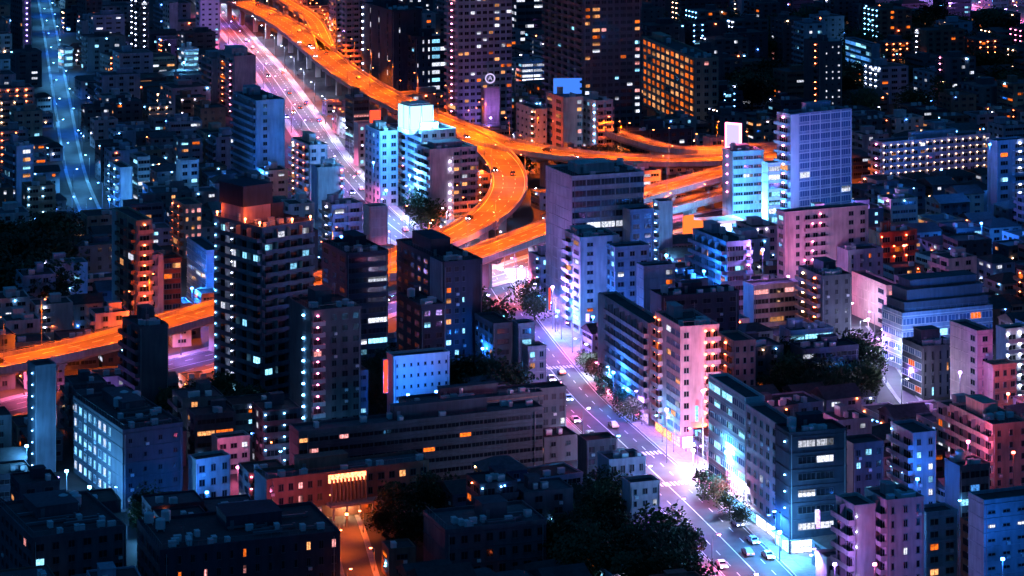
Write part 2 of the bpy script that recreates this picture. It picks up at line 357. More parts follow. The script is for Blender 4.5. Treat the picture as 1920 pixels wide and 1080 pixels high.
def zebra(r, x, y, ang, n, w=3.2):
    c = P(x, y); me = cached(('zeb', w), lambda: boxes('crossing_stripe', [(-w/2, w/2, -.28, .28, 0, .005)], ['paint']))
    for i in range(n):
        o = (i - n/2) * 1.05; obj('crossing_stripe', me, r, (c.x - math.sin(ang)*o, c.y + math.cos(ang)*o, rz_[0] + .008), ang)
main_px = [(900, 505), (930, 555), (978, 622), (1030, 690), (1082, 752), (1150, 815), (1220, 880), (1294, 950), (1374, 1030), (1456, 1115), (1516, 1180)]
main_road, main_path = road(main_px, 16.0, 3.0)
side_px = [(1268, 862), (1330, 838), (1400, 812)]
zebra(main_road, 1250, 908, rad(-73), 15); zebra(main_road, 1190, 852, rad(-73), 15); zebra(main_road, 1030, 690, rad(-73), 15)
tag(obj('pavement', sweep('pavement', main_path, [(-18, -.1), (-18, .139), (-11.05, .139), (-11.05, -.1)], ['paving'])), None, None, None, 'structure')
upper_px = [(330, -60), (400, 15), (452, 75), (500, 130), (540, 185), (578, 240), (618, 300), (662, 352), (712, 405), (775, 452), (850, 488), (905, 512)]
upper_road, upper_path = road(upper_px, 14.5, 3)
cross_px = [(760, 560), (860, 535), (940, 515), (1020, 490), (1150, 450), (1270, 420), (1400, 395), (1500, 375)]
cross_road, cross_path = road(cross_px, 16.0, 3)
blue_px = [(70, -60), (92, 50), (104, 120), (118, 200), (134, 290), (150, 350), (185, 430)]
blue_road, blue_path = road(blue_px, 6.5, 1.2, dash=False)
lane_px = [(1608, 612), (1630, 642), (1656, 680), (1690, 730), (1722, 772)]
lane_road, lane_path = road(lane_px, 5.2, 1.0, dash=False)
left_px = [(-80, 790), (0, 775), (120, 745), (240, 715), (330, 690), (420, 668), (520, 640), (640, 600), (760, 560)]
left_road, left_path = road(left_px, 18.0, 3)
far_px = [(1720, -20), (1775, 0), (1840, 25), (1900, 42), (1990, 70)]
far_road, far_path = road(far_px, 16, 2)
alley_px = [(640, 968), (655, 1010), (668, 1060), (690, 1140)]
alley_road, alley_path = road(alley_px, 6.5, 1.2, dash=False)
for pth in (main_path, upper_path, cross_path, blue_path, lane_path, left_path, far_path, alley_path): pass

DECKS = []
def expressway(pts, width, label, piers=34, z=None, skip=(), name='expressway'):
    path = spline([P(*p) for p in pts], 5.0); w = width / 2
    e = thing(name, (path[0].x, path[0].y, 0), 0, label, 'expressway'); off = Vector((path[0].x, path[0].y, 0))
    path = [p - off for p in path]
    obj('deck', sweep('deck', path, [(-w, 0), (w, 0), (w, -.6), (w*.72, -1.9), (-w*.72, -1.9), (-w, -.6)], ['concrete']), e)
    obj('road_surface', sweep('road_surface', path, [(-w+.42, .006), (w-.42, .006)], ['deckasphalt'], False), e)
    for sgn in (-1, 1):
        a, b = sgn * (w - .4), sgn * (w + .02)
        pr = obj('parapet', sweep('parapet', path, [(a, -.05), (a, 1.15), (b, 1.15), (b, -.75)], ['concrete']), e)
        obj('handrail', sweep('handrail', path, [(a, 1.5), (a + sgn*.12, 1.5), (a + sgn*.12, 1.6), (a, 1.6)], ['steel']), pr)
        obj('edge_line', sweep('edge_line', path, [(sgn*(w-1.1)-.1, .012), (sgn*(w-1.1)+.1, .012)], ['paint'], False), e)
    me = cached('dash2', lambda: boxes('lane_marking', [(-2.2, 2.2, -.1, .1, 0, .005)], ['paint']))
    for q, an in resample(path, 9.0):
        for k in ((0,) if width < 13 else (-.33, .33) if width < 18 else (-.5, 0, .5)):
            obj('lane_marking', me, e, (q.x + math.sin(an)*k*w, q.y - math.cos(an)*k*w, q.z + .012), an)
    for q, an in resample(path, 24.0):
        obj('expansion_joint', cached(('jt', width), lambda: boxes('expansion_joint', [(-.18, .18, -w+.45, w-.45, 0, .006)], ['steel'])), e, (q.x, q.y, q.z + .009), an)
    for i, (q, an) in enumerate(resample(path, piers)):
        if i == 0 or i in skip: continue
        zz = q.z
        obj('pier', cached(('pier', width, round(zz, 1)), lambda: boxes('pier', [(-1.2, 1.2, -1.3, 1.3, -.5, zz-3.6), (-1.3, 1.3, -w*.7, w*.7, zz-3.6, zz-2.4), (-1.4, 1.4, -w*.8, w*.8, zz-2.4, zz-1.9)], ['concrete'])), e, (q.x, q.y, 0), an)
    wp = [p + off for p in path]; DECKS.append((wp, w)); return e, wp
z1, z2 = 14.0, 12.0
e1, e1p = expressway([(330, -60, z1), (415, -12, z1), (490, 22, z1), (548, 55, z1), (600, 98, z1), (650, 138, z1), (705, 172, z1), (765, 203, z1), (835, 233, z1), (905, 260, z1), (980, 278, z1), (1060, 290, z1), (1130, 297, z1), (1200, 301, z1), (1290, 302, z1), (1380, 298, z1), (1480, 290, z1), (1560, 282, z1)], 17.0, 'long orange-lit elevated expressway descending from the top behind the cyan rooftop sign', 36)
e4, e4p = expressway([(440, -50, z1), (530, 0, z1), (580, 32, z1), (600, 62, z1), (612, 96, z1)], 10.0, 'short orange slip road merging beside the upper expressway', 36)
e2, e2p = expressway([(850, 241, z1 - .3), (898, 268, 13.6), (938, 300, 13.2), (955, 340, 12.8), (940, 380, 12.4), (900, 415, 12), (845, 445, 12), (770, 475, 12), (680, 505, 12), (575, 536, 12), (480, 560, 12), (390, 586, 12), (290, 615, 12), (200, 640, 12), (100, 663, 12), (0, 683, 12), (-90, 700, 12)], 14.0, 'orange-lit expressway ramp that loops round and leaves past the dark balcony tower')
e3, e3p = expressway([(1560, 300, z2), (1450, 308, z2), (1370, 322, z2), (1290, 343, z2), (1210, 365, z2), (1120, 395, z2), (1020, 432, z2), (940, 462, z2), (870, 487, z2), (800, 505, 11.7), (720, 512, 11.7)], 13.0, 'orange-lit elevated carriageway passing behind the tall lavender slab')

e5, e5p = expressway([(1560, 338, 6.5), (1450, 348, 6.5), (1370, 360, 6.5), (1290, 380, 6.5), (1210, 402, 6.5), (1130, 428, 6.3), (1060, 452, 6)], 8.5, 'lower orange-lit carriageway running under the one behind the lavender slab', 40)
e6, e6p = expressway([(1150, 250, 15), (1200, 266, 15), (1250, 279, 15), (1310, 283, 15.2), (1390, 279, 15.5), (1480, 272, 16)], 7.5, 'thin upper ramp beside the long expressway next to the small reddish block', 40)
# lamps: sodium on the expressway, lavender, pink, blue and white on the streets
def lamps_along(path, width, step, cols, power, label, group, h=8.0, z=0.0, sides=(1, -1), arm=1.6, spot=0, big=1.0):
    for i, (q, an) in enumerate(resample(path, step)):
        sgn = sides[i % len(sides)]
        pos = (q.x + math.sin(an) * sgn * width, q.y - math.cos(an) * sgn * width)
        if not (-30 < 960 + pos[0] * F / pos[1] < 1950) or not (-8 < YH + F * (H - (q.z if z is None else z) - h) / pos[1] + 30 < 1110): continue
        street_lamp(pos, an + math.pi/2 * sgn, cols[i % len(cols)], power, label, group, h, arm, q.z if z is None else z, big, spot)
lamps_along(e1p, 8.35, 23, ['orange'], 84000, 'slim lamp post with orange light on the long upper expressway', 'lamps on the upper expressway', 14, None, spot=108, big=.7)
lamps_along(e4p, 4.9, 20, ['orange'], 19584, 'slim lamp post with orange light on the short slip road', 'lamps on the slip road', 9, None, sides=(-1,), spot=150)
lamps_along(e2p, 6.85, 22, ['orange'], 70000, 'slim lamp post with orange light on the looping expressway ramp', 'lamps on the looping ramp', 14, None, spot=108, big=.7)
lamps_along(e3p, 6.3, 22, ['orange'], 70000, 'slim lamp post with orange light on the carriageway behind the lavender slab', 'lamps on the carriageway behind the slab', 14, None, spot=108, big=.7)
lamps_along(e5p, 4.2, 24, ['orange'], 9792, 'slim lamp post with orange light on the lower carriageway', 'lamps on the lower carriageway', 6, None, sides=(-1,), spot=150)
lamps_along(e6p, 3.7, 20, ['orange'], 11016, 'slim lamp post with orange light on the thin upper ramp', 'lamps on the thin upper ramp', 7, None, sides=(1,), spot=150)
lamps_along(main_path, 10.2, 14, ['lav', 'white', 'lav', 'cyan', 'pink'], 9500, 'grey street lamp on the wide shopping street at the crossing', 'lamps on the shopping street', 9, 0, big=1.2, spot=140)
lamps_along(main_path[3:], 10.2, 30, ['lav', 'pink', 'blue', 'cyan'], 3600, 'extra street lamp added to light the walls of the wide shopping street', 'added wall-lighting lamps on the shopping street', 7, 0, sides=(-1,))  # second row of lamps, added to light the street's walls
lamps_along(upper_path, 9.2, 25, ['lav', 'white', 'pink', 'white'], 22000, 'grey street lamp on the pale avenue beside the upper expressway', 'lamps on the upper avenue', 13, 0, big=1.0, spot=155)
lamps_along(cross_path, 9.5, 34, ['lav', 'white', 'pink'], 12000, 'grey street lamp on the road under the expressway junction', 'lamps under the junction', 8, 0, spot=150)
lamps_along(blue_path, 4.4, 34, ['cyan', 'blue', 'cyan'], 9500, 'thin street lamp with cyan light on the narrow blue street', 'lamps on the blue street', 11, 0, spot=150)
lamps_along(lane_path, 3.2, 12, ['white', 'lav', 'white'], 3600, 'street lamp with white light in the bright lane between buildings', 'lamps in the bright lane', 7, 0)
lamps_along(left_path, 10.4, 30, ['lav', 'pink', 'white'], 9000, 'street lamp on the road beneath the expressway by the balcony tower', 'lamps under the left expressway', 8, 0, spot=150)
lamps_along(far_path, 9, 22, ['lav', 'pink', 'lav', 'cyan'], 22000, 'distant street lamp on the lilac road at the top corner', 'lamps on the distant lilac road', 9, 0, big=1.5)
lamps_along(alley_path, 3.6, 14, ['orange'], 2400, 'low lamp with orange light along the glowing driveway', 'lamps along the driveway', 5, 0, arm=.8, spot=130)
# ---------------------------------------------------------------- buildings, each read off the photograph
X = (0, 1, 'X')
def G(u0=0, u1=1, **k): return (u0, u1, 'G', k)
def BA(u0=0, u1=1, **k): return (u0, u1, 'B', k)
def CO(u0=0, u1=1, **k): return (u0, u1, 'C', k)
def RI(u0=0, u1=1, **k): return (u0, u1, 'R', k)
def DO(u0=0, u1=1, **k): return (u0, u1, 'D', k)
def VS(u0=0, u1=1, **k): return (u0, u1, 'V', k)
def PI(u0=0, u1=1, **k): return (u0, u1, 'P', k)
# --- top left
bld(30, 278, 400, 32, 30, 30, 'blue-lit block with pale frame edge at the left border above the dark park', 'bluegrey', [BA(lit=.1, pal='cool')], [PI(0, .18), G(.2, 1, lit=.15)])
bld(262, -40, 118, 22, 16, 25, 'slim tower with a column of white gallery lamps right of the blue street top', 'dark', [CO(pal='white', n=2, r=.35)], [CO(pal='white', n=1, r=.3)])
bld(42, -30, 115, 34, 8, 28, 'dark tower with a thin line of lamps at the upper left corner', 'dark', [G(lit=.1), ], [DO(pal='lav', n=1)])
bld(160, -35, 70, 25, 30, 25, 'dark tower with warm lit windows above the top of the blue street', 'dark', [G(lit=.15)], [G(lit=.25, pal='mix')])
bld(375, -45, 100, 12, 36, 20, 'bright pale tower with small windows beside the start of the upper expressway', 'white', [G(n=1, lit=.1)], [G(n=3, lit=.15, wf=.35, hf=.35, pal='cool')])
bld(318, 8, 85, 17, 15, 25, 'small lavender block just left of the bright pale tower', 'pale', [G(lit=.05)], [X])
bld(438, 108, 222, 38, 40, 22, 'block with orange gallery lamps on one side and plain mauve wall on the other', 'rosy', [CO(.0, .55, pal='orange', n=1, d=.9), CO(.6, 1, pal='pink', n=1, r=.3)], [X], ph=(.1, .25, .7, .5, 3.5))
bld(480, 192, 365, 56, 52, 24, 'blue-grey apartment tower with stacked dark balconies beside the pale avenue', 'bluegrey', [BA(lit=.06, pal='cool')], [PI(0, .14), G(.18, .45, n=1, lit=.1), X])
bld(225, 318, 392, 32, 8, 24, 'small block with white-lit balconies right of the blue street', 'pale', [CO(pal='cyan', n=2, r=.3)], [X])
bld(258, 298, 380, 22, 18, 24, 'small block with bright ribbon windows next to the white-lit balconies', 'grey', [RI(lit=.7, pal='cool', n=2)], [RI(lit=.4, pal='cool', n=1)])
bld(338, 305, 378, 9, 33, 26, 'small blue-lit house block with a bright lower window, left of the orange-lamp block', 'pale', [X], [G(lit=.2, pal='cool')])
bld(345, 95, 150, 14, 26, 24, 'low blue-white shop block glowing beneath the bright pale tower', 'white', [RI(lit=.5, pal='cool')], [RI(lit=.8, pal='cyan', n=3)])
bld(120, 92, 130, 16, 14, 28, 'tiny white-lit shop at the head of the blue street', 'white', [RI(lit=.9, pal='white', n=1)], [RI(lit=.9, pal='cyan', n=1)])
# --- top middle
bld(630, -25, 102, 16, 34, 24, 'tower with mixed coloured windows right behind the slip road', 'grey', [G(lit=.2, pal='mix', frame='framew')], [G(lit=.35, pal='mix')])
bld(648, -50, 150, 8, 26, 24, 'mauve tower with tight balconies against the black office tower', 'rosy', [BA(n=1)], [BA(n=2, lit=.1), ])
bld(735, 22, 200, 64, 56, 24, 'black office tower with thin white slit windows', 'navy', [DO(0, .06, pal='white', n=1, r=.4), VS(.15, 1, n=3, lit=.28, pal='white', w=1.1)], [VS(n=2, lit=.04, w=.8)], roof='roofdark', fh=3.6)
bld(778, 72, 205, 15, 62, 24, 'dark office block with white ribbon windows left of the blue residential tower', 'navy', [G(lit=.1)], [G(0, .5, n=3, lit=.5, pal='white', wf=.3), RI(.5, 1, n=2, lit=.35, pal='cool')], fh=3.6)
bld(858, -70, 262, 22, 102, 22, 'tall blue residential tower with warm windows and a mauve lamp-lit edge', 'bluegrey', [CO(pal='pink', n=1, r=.33, mat='rosy')], [G(n=9, lit=.15, pal='warm', wf=.7)], clutter=0, bands='grey')
bld(908, 168, 262, 6, 30, 18, 'plain rounded mauve slab carrying the round letter sign', 'rosy', [X], [X], fh=4, clutter=0, name='sign_tower')
bld(790, 248, 398, 44, 64, 22, 'cyan-lit office block crowned with the glowing rooftop sign box', 'pale', [CO(0, .3, n=1, pal='pink', on=.1), RI(.35, 1, n=2, lit=.2, pal='cool')], [G(n=4, lit=.2, pal='cool')], ph=(0.05, .1, .5, .3, 3))
bld(806, 284, 432, 27, 88, 25, 'block with mauve striped balconies and a white lamp line, before the looping ramp', 'rosy', [BA(n=2)], [(0, .38, 'X'), DO(.39, .45, pal='white', n=1, r=.33), BA(.47, 1, n=3, lit=.12, pal='warm')], ph=(.2, .4, .6, .5, 2))
bld(662, 186, 288, 17, 30, 22, 'dark narrow block standing in front of the upper expressway', 'dark', [RI(n=1, lit=.15, pal='cool')], [RI(n=1, lit=.25, pal='lav')])
bld(672, 235, 312, 10, 26, 22, 'low pale block with lit parapet at the foot of the dark narrow block', 'white', [X], [G(n=2, lit=.3, pal='cool')])
bld(712, 250, 388, 32, 34, 22, 'mauve block with a window grid left of the cyan-lit office', 'pale', [G(n=4, lit=.06, wf=.5)], [G(n=2, lit=.15, pal='cool')])
bld(580, 276, 395, 42, 33, 24, 'block with orange gallery lights and red-lit balconies facing the avenue', 'salmon', [CO(0, .25, n=1, pal='warm'), CO(.35, 1, n=2, pal='orange', r=.18)], [G(n=2, lit=.05)], shop=[('R', ['pink', 'lav'])])
bld(595, 318, 412, 14, 48, 22, 'dark blue box block with a lamp column at its edge, below the red-lit balconies', 'bluegrey', [X], [(0, .8, 'X'), CO(.85, 1, n=1, pal='pink', r=.3)])
bld(622, 388, 492, 22, 56, 24, 'block with white lamp column and mauve striped balconies behind the balcony tower', 'rosy', [CO(pal='white', n=1, r=.3, mat='pale')], [BA(n=2, lit=.04)])
bld(692, 392, 480, 13, 34, 24, 'plain lavender wall block right of the mauve striped balconies', 'pale', [X], [X])
bld(540, -55, 30, 30, 36, 22, 'block with bright top windows above the slip road', 'rosy', [G(lit=.3)], [G(lit=.3)])
# --- top right of middle
bld(968, -5, 82, 12, 50, 20, 'dark rounded store with a bright white strip, between the two residential towers', 'dark', [RI(lit=.4, pal='white')], [RI(n=3, lit=.35, pal='white')], fh=4)
bld(978, 118, 160, 10, 44, 20, 'low blue-roofed shop with glowing signs between the two residential towers', 'bluegrey', [RI(lit=.8, pal='mix')], [RI(n=2, lit=.9, pal='white')], roof='roofgrey', shop=[('R', ['white', 'pink'])])
bld(1093, -170, 300, 70, 112, 20, 'tallest dark residential tower with warm lit windows at the top edge', 'dark', [BA(n=6, lit=.03, mat='dark', pal='cool')], [G(.0, .3, n=2, lit=.38, pal='warm', wf=.75), G(.3, .85, n=5, lit=.07, wf=.75), G(.85, 1, n=1, lit=.45, pal='mix', wf=.7)], clutter=0, bands='dark')
bld(1056, 186, 312, 32, 38, 22, 'brown and salmon block under the blue billboard behind the expressway', 'salmon', [G(n=2, lit=.2, pal='mix')], [G(.6, 1, n=1, lit=.2)], ph=None)
bld(1004, 208, 305, 36, 22, 22, 'pale block with small windows glowing orange at its foot behind the expressway', 'pale', [G(0, .65, n=3, wf=.3, hf=.3, lit=.02), CO(.7, 1, n=1, pal='warm')], [G(n=2, wf=.3, hf=.3)])
bld(1118, 192, 315, 24, 32, 24, 'block with white lamp line and mauve grid next to the billboard block', 'pale', [G(0, .6, n=2, lit=.2, pal='cool'), DO(.75, 1, n=1, pal='cyan', r=.33)], [BA(n=2, lit=.03, mat='rosy')])
bld(1302, 112, 245, 80, 46, 13, 'hotel slab with every window glowing orange', 'tan', [G(n=11, lit=.97, pal='orange', wf=.62, hf=.6)], [G(n=3, lit=.02)], fh=3.5, name='hotel', clutter=1)
bld(1182, 250, 322, 22, 122, 22, 'low dark hall with one warm window strip behind the expressway', 'navy', [RI(n=2, lit=.6, pal='warm')], [G(n=8, lit=.06, pal='cool')])
bld(1330, 262, 345, 10, 30, 22, 'small reddish block touching the expressway beside the white sign', 'salmon', [X], [G(n=1, lit=.05)], clutter=0)
bld(1374, 288, 425, 16, 60, 20, 'dark ribbed office under the glowing white sign', 'bluegrey', [DO(n=1, pal='pink', on=.6), ], [RI(n=3, lit=.08, pal='cool', hf=.4)], ph=(.2, .5, .5, .4, 2), fh=3.2)
bld(1535, 82, 225, 22, 46, 22, 'far dark tower with an orange lamp column and white dot windows', 'dark', [CO(.6, 1, n=1, pal='orange', r=.3)], [G(.2, 1, n=3, lit=.6, pal='white', wf=.3, hf=.3)])
bld(1634, 86, 145, 34, 8, 16, 'far blue scaffolded block glowing cyan at the upper right', 'bluegrey', [RI(n=5, lit=.7, pal='blue', hf=.6, frame='framew')], [X])
bld(1482, 218, 432, 22, 123, 33, 'lavender office slab with a white grid of blue glass bays and pink lamp edge', 'bluegrey', [CO(n=1, pal='pink', r=.4, d=1.6)], [PI(0, .13, mat='white'), RI(.15, 1, n=5, lit=.1, pal='lav', hf=.72, dark='glassblue', frame='framew')] + [PI(.14 + .172 * q_, .152 + .172 * q_, mat='white', d=.25) for q_ in range(1, 6)] + [], bands='white', fh=3.5)
bld(1655, 270, 352, 18, 222, 27, 'long low housing block with four rows of gallery lamps', 'bluegrey', [CO(n=1, pal='pink', r=.3)], [CO(n=15, pal='warm', r=.15, d=1.2)], clutter=1)
bld(1870, 268, 410, 14, 62, 27, 'blue block at the right border with a column of white lamps', 'bluegrey', [X], [G(0, .45, n=1, lit=.1), CO(.5, 1, n=1, pal='white', r=.4)])
bld(1440, 310, 440, 8, 24, 22, 'slim white-lit building squeezed left of the lavender office slab', 'white', [X], [RI(n=1, lit=.8, pal='cool', hf=.6)])
# --- middle left
bld(256, 418, 650, 64, 18, 26, 'brown apartment tower with an orange gallery column beside the black park', 'tan', [PI(0, .2, mat='pale'), BA(.25, .95, n=2, lit=.12, pal='warm', mat='brown')], [CO(n=1, pal='orange', r=.26, mat='salmon')], ph=(.1, .3, .7, .5, 2.5))
bld(276, 484, 640, 8, 28, 26, 'slim mauve balcony block behind the brown apartment tower', 'rosy', [X], [BA(0, .6, n=1, lit=.05), PI(.65, 1)])
bld(306, 490, 628, 6, 32, 24, 'red brick shop block with a white light strip on top', 'red', [X], [RI(n=2, lit=.2, pal='warm')])
bld(387, 474, 590, 52, 10, 22, 'blue glass office between the red shop and the balcony tower', 'bluegrey', [RI(n=4, lit=.1, pal='cool', dark='glassblue', frame='framew')], [X])
bld(345, 388, 485, 30, 32, 24, 'tan block with orange windows above the blue glass office', 'tan', [CO(n=2, pal='orange', r=.2)], [G(n=3, lit=.5, pal='pink')])
tower = bld(492, 432, 775, 104, 90, 40, 'tall dark tower of curved balconies with white window dots and orange roof lamps', 'slate', [DO(0, .08, n=1, pal='cyan', r=.17), BA(.1, 1, n=4, lit=.12, pal='cool', mat='slate', d=1.7), DO(.34, .42, n=1, pal='white', r=.15)], [BA(0, .96, n=4, lit=.06, pal='cool', mat='slate', d=1.7)], ph=0, vis=.85)
bld(66, 692, 890, 22, 36, 28, 'narrow dark tower with small lamps and a stub roof room at the lower left', 'slate', [DO(.5, 1, n=1, pal='cyan', r=.16)], [X], ph=(.1, .2, .4, .3, 3.5))
bld(262, 618, 800, 45, 50, 28, 'plain dark box tower standing in front of the left expressway', 'dark', [BA(n=2, lit=.0, mat='dark')], [(0, 1, 'X')])
bld(230, 812, 955, 133, 106, 28, 'office with a full grid of cyan lit windows on its side wall', 'dark', [G(0, .8, n=8, lit=.95, pal='cool', wf=.5, hf=.55, frame='framew')], [G(n=4, lit=.06, wf=.25, hf=.3, pal='white')], vis=.95, fh=3.3, name='office_building')
bld(408, 828, 892, 8, 58, 24, 'small pale house block with pink side wall, below the balcony tower', 'pale', [X], [G(n=3, lit=.05)], vis=.9)
bld(368, 868, 950, 10, 60, 30, 'low blue-lit house beside the cyan window office', 'pale', [X], [G(n=3, lit=.1)], vis=.8)
bld(300, 1038, 1135, 70, 330, 20, 'wide dark block along the bottom edge with a few orange windows', 'navy', [G(lit=.05)], [G(n=14, lit=.2, pal='mix', wf=.35)], vis=.9)
bld(60, 1015, 1130, 110, 165, 26, 'large flat dark roof filling the bottom left corner', 'dark', [G(lit=.02)], [G(n=6, lit=.03)], vis=.5)
# --- centre
bld(650, 480, 715, 55, 76, 24, 'dark block with blue upper band and two white windows left of the black building', 'navy', [G(n=3, lit=.03, pal='white')], [RI(n=2, lit=.12, pal='cool')], vis=.6)
bld(790, 578, 772, 50, 44, 24, 'lower black block with three white windows before the large black building', 'navy', [G(n=3, lit=.04, pal='white')], [G(n=2, lit=.15, pal='cool')], vis=.5)
bld(832, 496, 715, 98, 72, 24, 'large black flat-roofed building in front of the looping ramp', 'navy', [G(0, .7, n=5, lit=.03, pal='white'), PI(.74, .98, mat='bluegrey'), ], [G(0, .25, n=1, lit=.1), G(.25, .6, n=2, lit=.18, pal='cool')], vis=.8, ph=(.05, .3, .5, .4, 5))
bld(738, 674, 800, 14, 104, 22, 'low wide block lit bright blue by a floodlight', 'white', [X], [G(n=8, lit=.02, wf=.3, hf=.3, pal='white')], vis=.6)
bld(583, 588, 850, 50, 92, 24, 'dark teal tower with white lamp dots and a pink lit stair column', 'dark', [DO(.6, .8, n=1, pal='cyan', r=.38)], [CO(0, .26, n=1, pal='pink', r=.25, mat='rosy'), G(.35, 1, n=3, lit=.02)], vis=.85)
bld(972, 612, 736, 10, 22, 22, 'slim blue-grey column block left of the shopping street', 'bluegrey', [X], [G(n=1, lit=.3, pal='blue')])
bld(990, 655, 742, 10, 34, 20, 'small dark-roofed house with mauve wall at the left kerb of the shopping street', 'rosy', [X], [G(n=2, lit=.1)], vis=.9)
bld(925, 612, 735, 36, 36, 22, 'dark low block half hidden by trees below the black building', 'dark', [G(lit=.05)], [G(lit=.08, pal='warm')])
# long terraced complex
bld(500, 905, 985, 30, 300, 24, 'lowest wing of the long terraced building with a pink canopy line', 'brown', [X], [G(0, .35, n=6, lit=.4, pal='pink', wf=.5), G(.6, 1, n=6, lit=.05)], vis=.9, roof='roofgrey')
bld(560, 815, 925, 22, 460, 22, 'middle tier of the long terraced building with orange windows', 'dark', [X], [RI(0, .2, n=5, lit=.05, pal='pink', hf=.4), RI(.2, 1, n=16, lit=.07, pal='orange', hf=.4)], vis=.7, roof='roofgrey')
bld(770, 765, 868, 25, 250, 22, 'top tier of the long terraced building with scattered bright windows', 'dark', [X], [RI(0, 1, n=12, lit=.14, pal='warm', hf=.4)], vis=.6, roof='roofgrey', bands='brown')
bld(835, 1000, 1095, 45, 190, 20, 'broad dark flat-roofed block at the bottom centre', 'dark', [X], [G(n=8, lit=.06, pal='warm')], vis=.8, roof='roofgrey')
bld(1000, 735, 832, 15, 62, 20, 'dark stepped block with two white windows left of the shopping street', 'dark', [G(lit=.03)], [G(n=4, lit=.08, pal='white')])
bld(1100, 832, 905, 16, 58, 20, 'dark roofed house block with mauve gable near the crossing', 'dark', [X], [G(n=3, lit=.05)])
bld(1142, 868, 955, 20, 70, 20, 'wide house block with dark flat roof facing the crossing', 'bluegrey', [X], [G(n=4, lit=.02)], vis=.9)
bld(1182, 912, 1006, 14, 56, 20, 'mauve house with four dark windows beside the crossing', 'rosy', [X], [G(n=3, lit=.05, pal='cool', wf=.45)], vis=.95)
# --- right of centre
bld(1072, 335, 600, 47, 138, 21, 'tall slab with blank lavender end wall and dark ribbon-window front', 'pale', [X], [RI(n=5, lit=.1, pal='white', mat='dark', hf=.55)], fh=3.5, vis=.7, ph=(.2, .3, .5, .4, 3))
bld(1088, 450, 628, 28, 74, 20, 'lavender apartment block with two columns of small dark windows', 'pale', [CO(0, .5, n=1, pal='pink', on=.2), G(.5, 1, n=1, lit=.1)], [G(n=2, lit=.12, pal='warm', wf=.28, hf=.42)], vis=.9, ph=(.1, .5, .5, .4, 2))
bld(1182, 398, 600, 14, 44, 20, 'blue-grey block rising behind the lavender apartment block', 'bluegrey', [X], [G(n=2, lit=.02)], vis=.4)
bld(1236, 382, 520, 10, 20, 20, 'slim blue pillar block with stacked white-lit landings', 'bluegrey', [CO(n=1, pal='cyan', r=.3)], [X], vis=.6, clutter=0)
bld(1153, 468, 640, 14, 66, 20, 'dark-topped block with lit corner windows right of the lavender apartments', 'bluegrey', [G(n=2, lit=.4, pal='cool')], [G(n=3, lit=.08, pal='cool')], vis=.5)
bld(1207, 504, 672, 12, 60, 20, 'grey block with a pair of warm windows above the dark flat roof', 'bluegrey', [X], [(0, .6, 'X'), G(.62, 1, n=1, lit=.7, pal='warm', wf=.7)], vis=.4)
bld(1362, 458, 610, 54, 48, 22, 'blue block with sawtooth balconies and a pink lamp edge below the petrol station', 'bluegrey', [BA(n=5, lit=.02, d=1.8)], [RI(0, .7, n=2, lit=.05, pal='cool'), CO(.75, 1, n=1, pal='pink', r=.33)], vis=.8)
bld(1216, 612, 798, 84, 26, 17, 'mauve apartment block of slanting balconies along the shopping street', 'rosy', [PI(0, .16, mat='pale'), BA(.18, 1, n=7, lit=.03)], [G(n=1, lit=.03)], vis=.95, shop=[('L', ['white', 'lav', 'pink'])])
bld(1276, 618, 842, 40, 74, 17, 'pink building with neon lamps on the shopping street corner', 'rosy', [CO(0, .3, n=2, pal='orange'), RI(.45, 1, n=3, lit=.15, pal='warm', dark='glassblue')], [G(0, .3, n=1, lit=.02, wf=.4), CO(.62, 1, n=2, pal='orange', r=.3, f0=1)], vis=.98, shop=[('R', ['white', 'pink', 'warm']), ('L', ['white', 'pink', 'orange'])])
bld(1376, 645, 755, 26, 42, 18, 'orange-lit stair block with red-brown wall beside the pink building', 'salmon', [CO(n=2, pal='orange', r=.32)], [G(n=3, lit=.04, wf=.4)], vis=.8)
bld(1240, 560, 715, 18, 150, 18, 'wide black flat roof behind the pink building', 'navy', [X], [G(n=6, lit=.02)], vis=.3)
bld(1413, 540, 632, 16, 90, 22, 'low pink house block with dark roof right of the sawtooth balconies', 'rosy', [X], [RI(n=3, lit=.2, pal='pink')], vis=.9)
# --- right
bld(1472, 402, 575, 12, 166, 24, 'wide pinkish apartment block with a lamp-lit balcony stack, below the lavender slab', 'rosy', [G(n=1, lit=.05)], [(0, .1, 'X'), G(.1, .2, n=1, lit=.02), CO(.22, .5, n=3, pal='pink', r=.24, on=.6), G(.72, 1, n=2, lit=.05)], vis=.75)
bld(1650, 440, 500, 16, 74, 24, 'red-lit terraced house with glowing entrance lamps', 'red', [X], [CO(n=3, pal='orange', r=.25)], vis=.9)
bld(1590, 474, 575, 16, 70, 22, 'pale grey house block in front of the red-lit terrace', 'bluegrey', [X], [G(n=4, lit=.1, wf=.3)], vis=.8)
bld(1541, 522, 652, 34, 58, 20, 'dark block with twin columns of glowing orange windows', 'dark', [CO(0, .45, n=1, pal='warm', r=.38, mat='salmon'), CO(.5, .95, n=1, pal='orange', r=.38, mat='salmon')], [G(n=3, lit=.04, pal='white', wf=.3)], vis=.8)
bld(1662, 540, 618, 48, 26, 20, 'salmon block with bright side wall at the head of the bright lane', 'salmon', [(0, .65, 'X'), G(.7, 1, n=1, lit=.1)], [G(n=2, lit=.05)], vis=.9)
broad = bld(1692, 592, 695, 28, 182, 22, 'broad blue-lit building with banded windows and huge dark roof', 'bluegrey', [RI(n=3, lit=.05, dark='glassblue', frame='framew')], [RI(n=8, lit=.1, pal='mix', dark='glassblue', frame='framew')], vis=.7, bands='white', ph=0, fh=3.6)
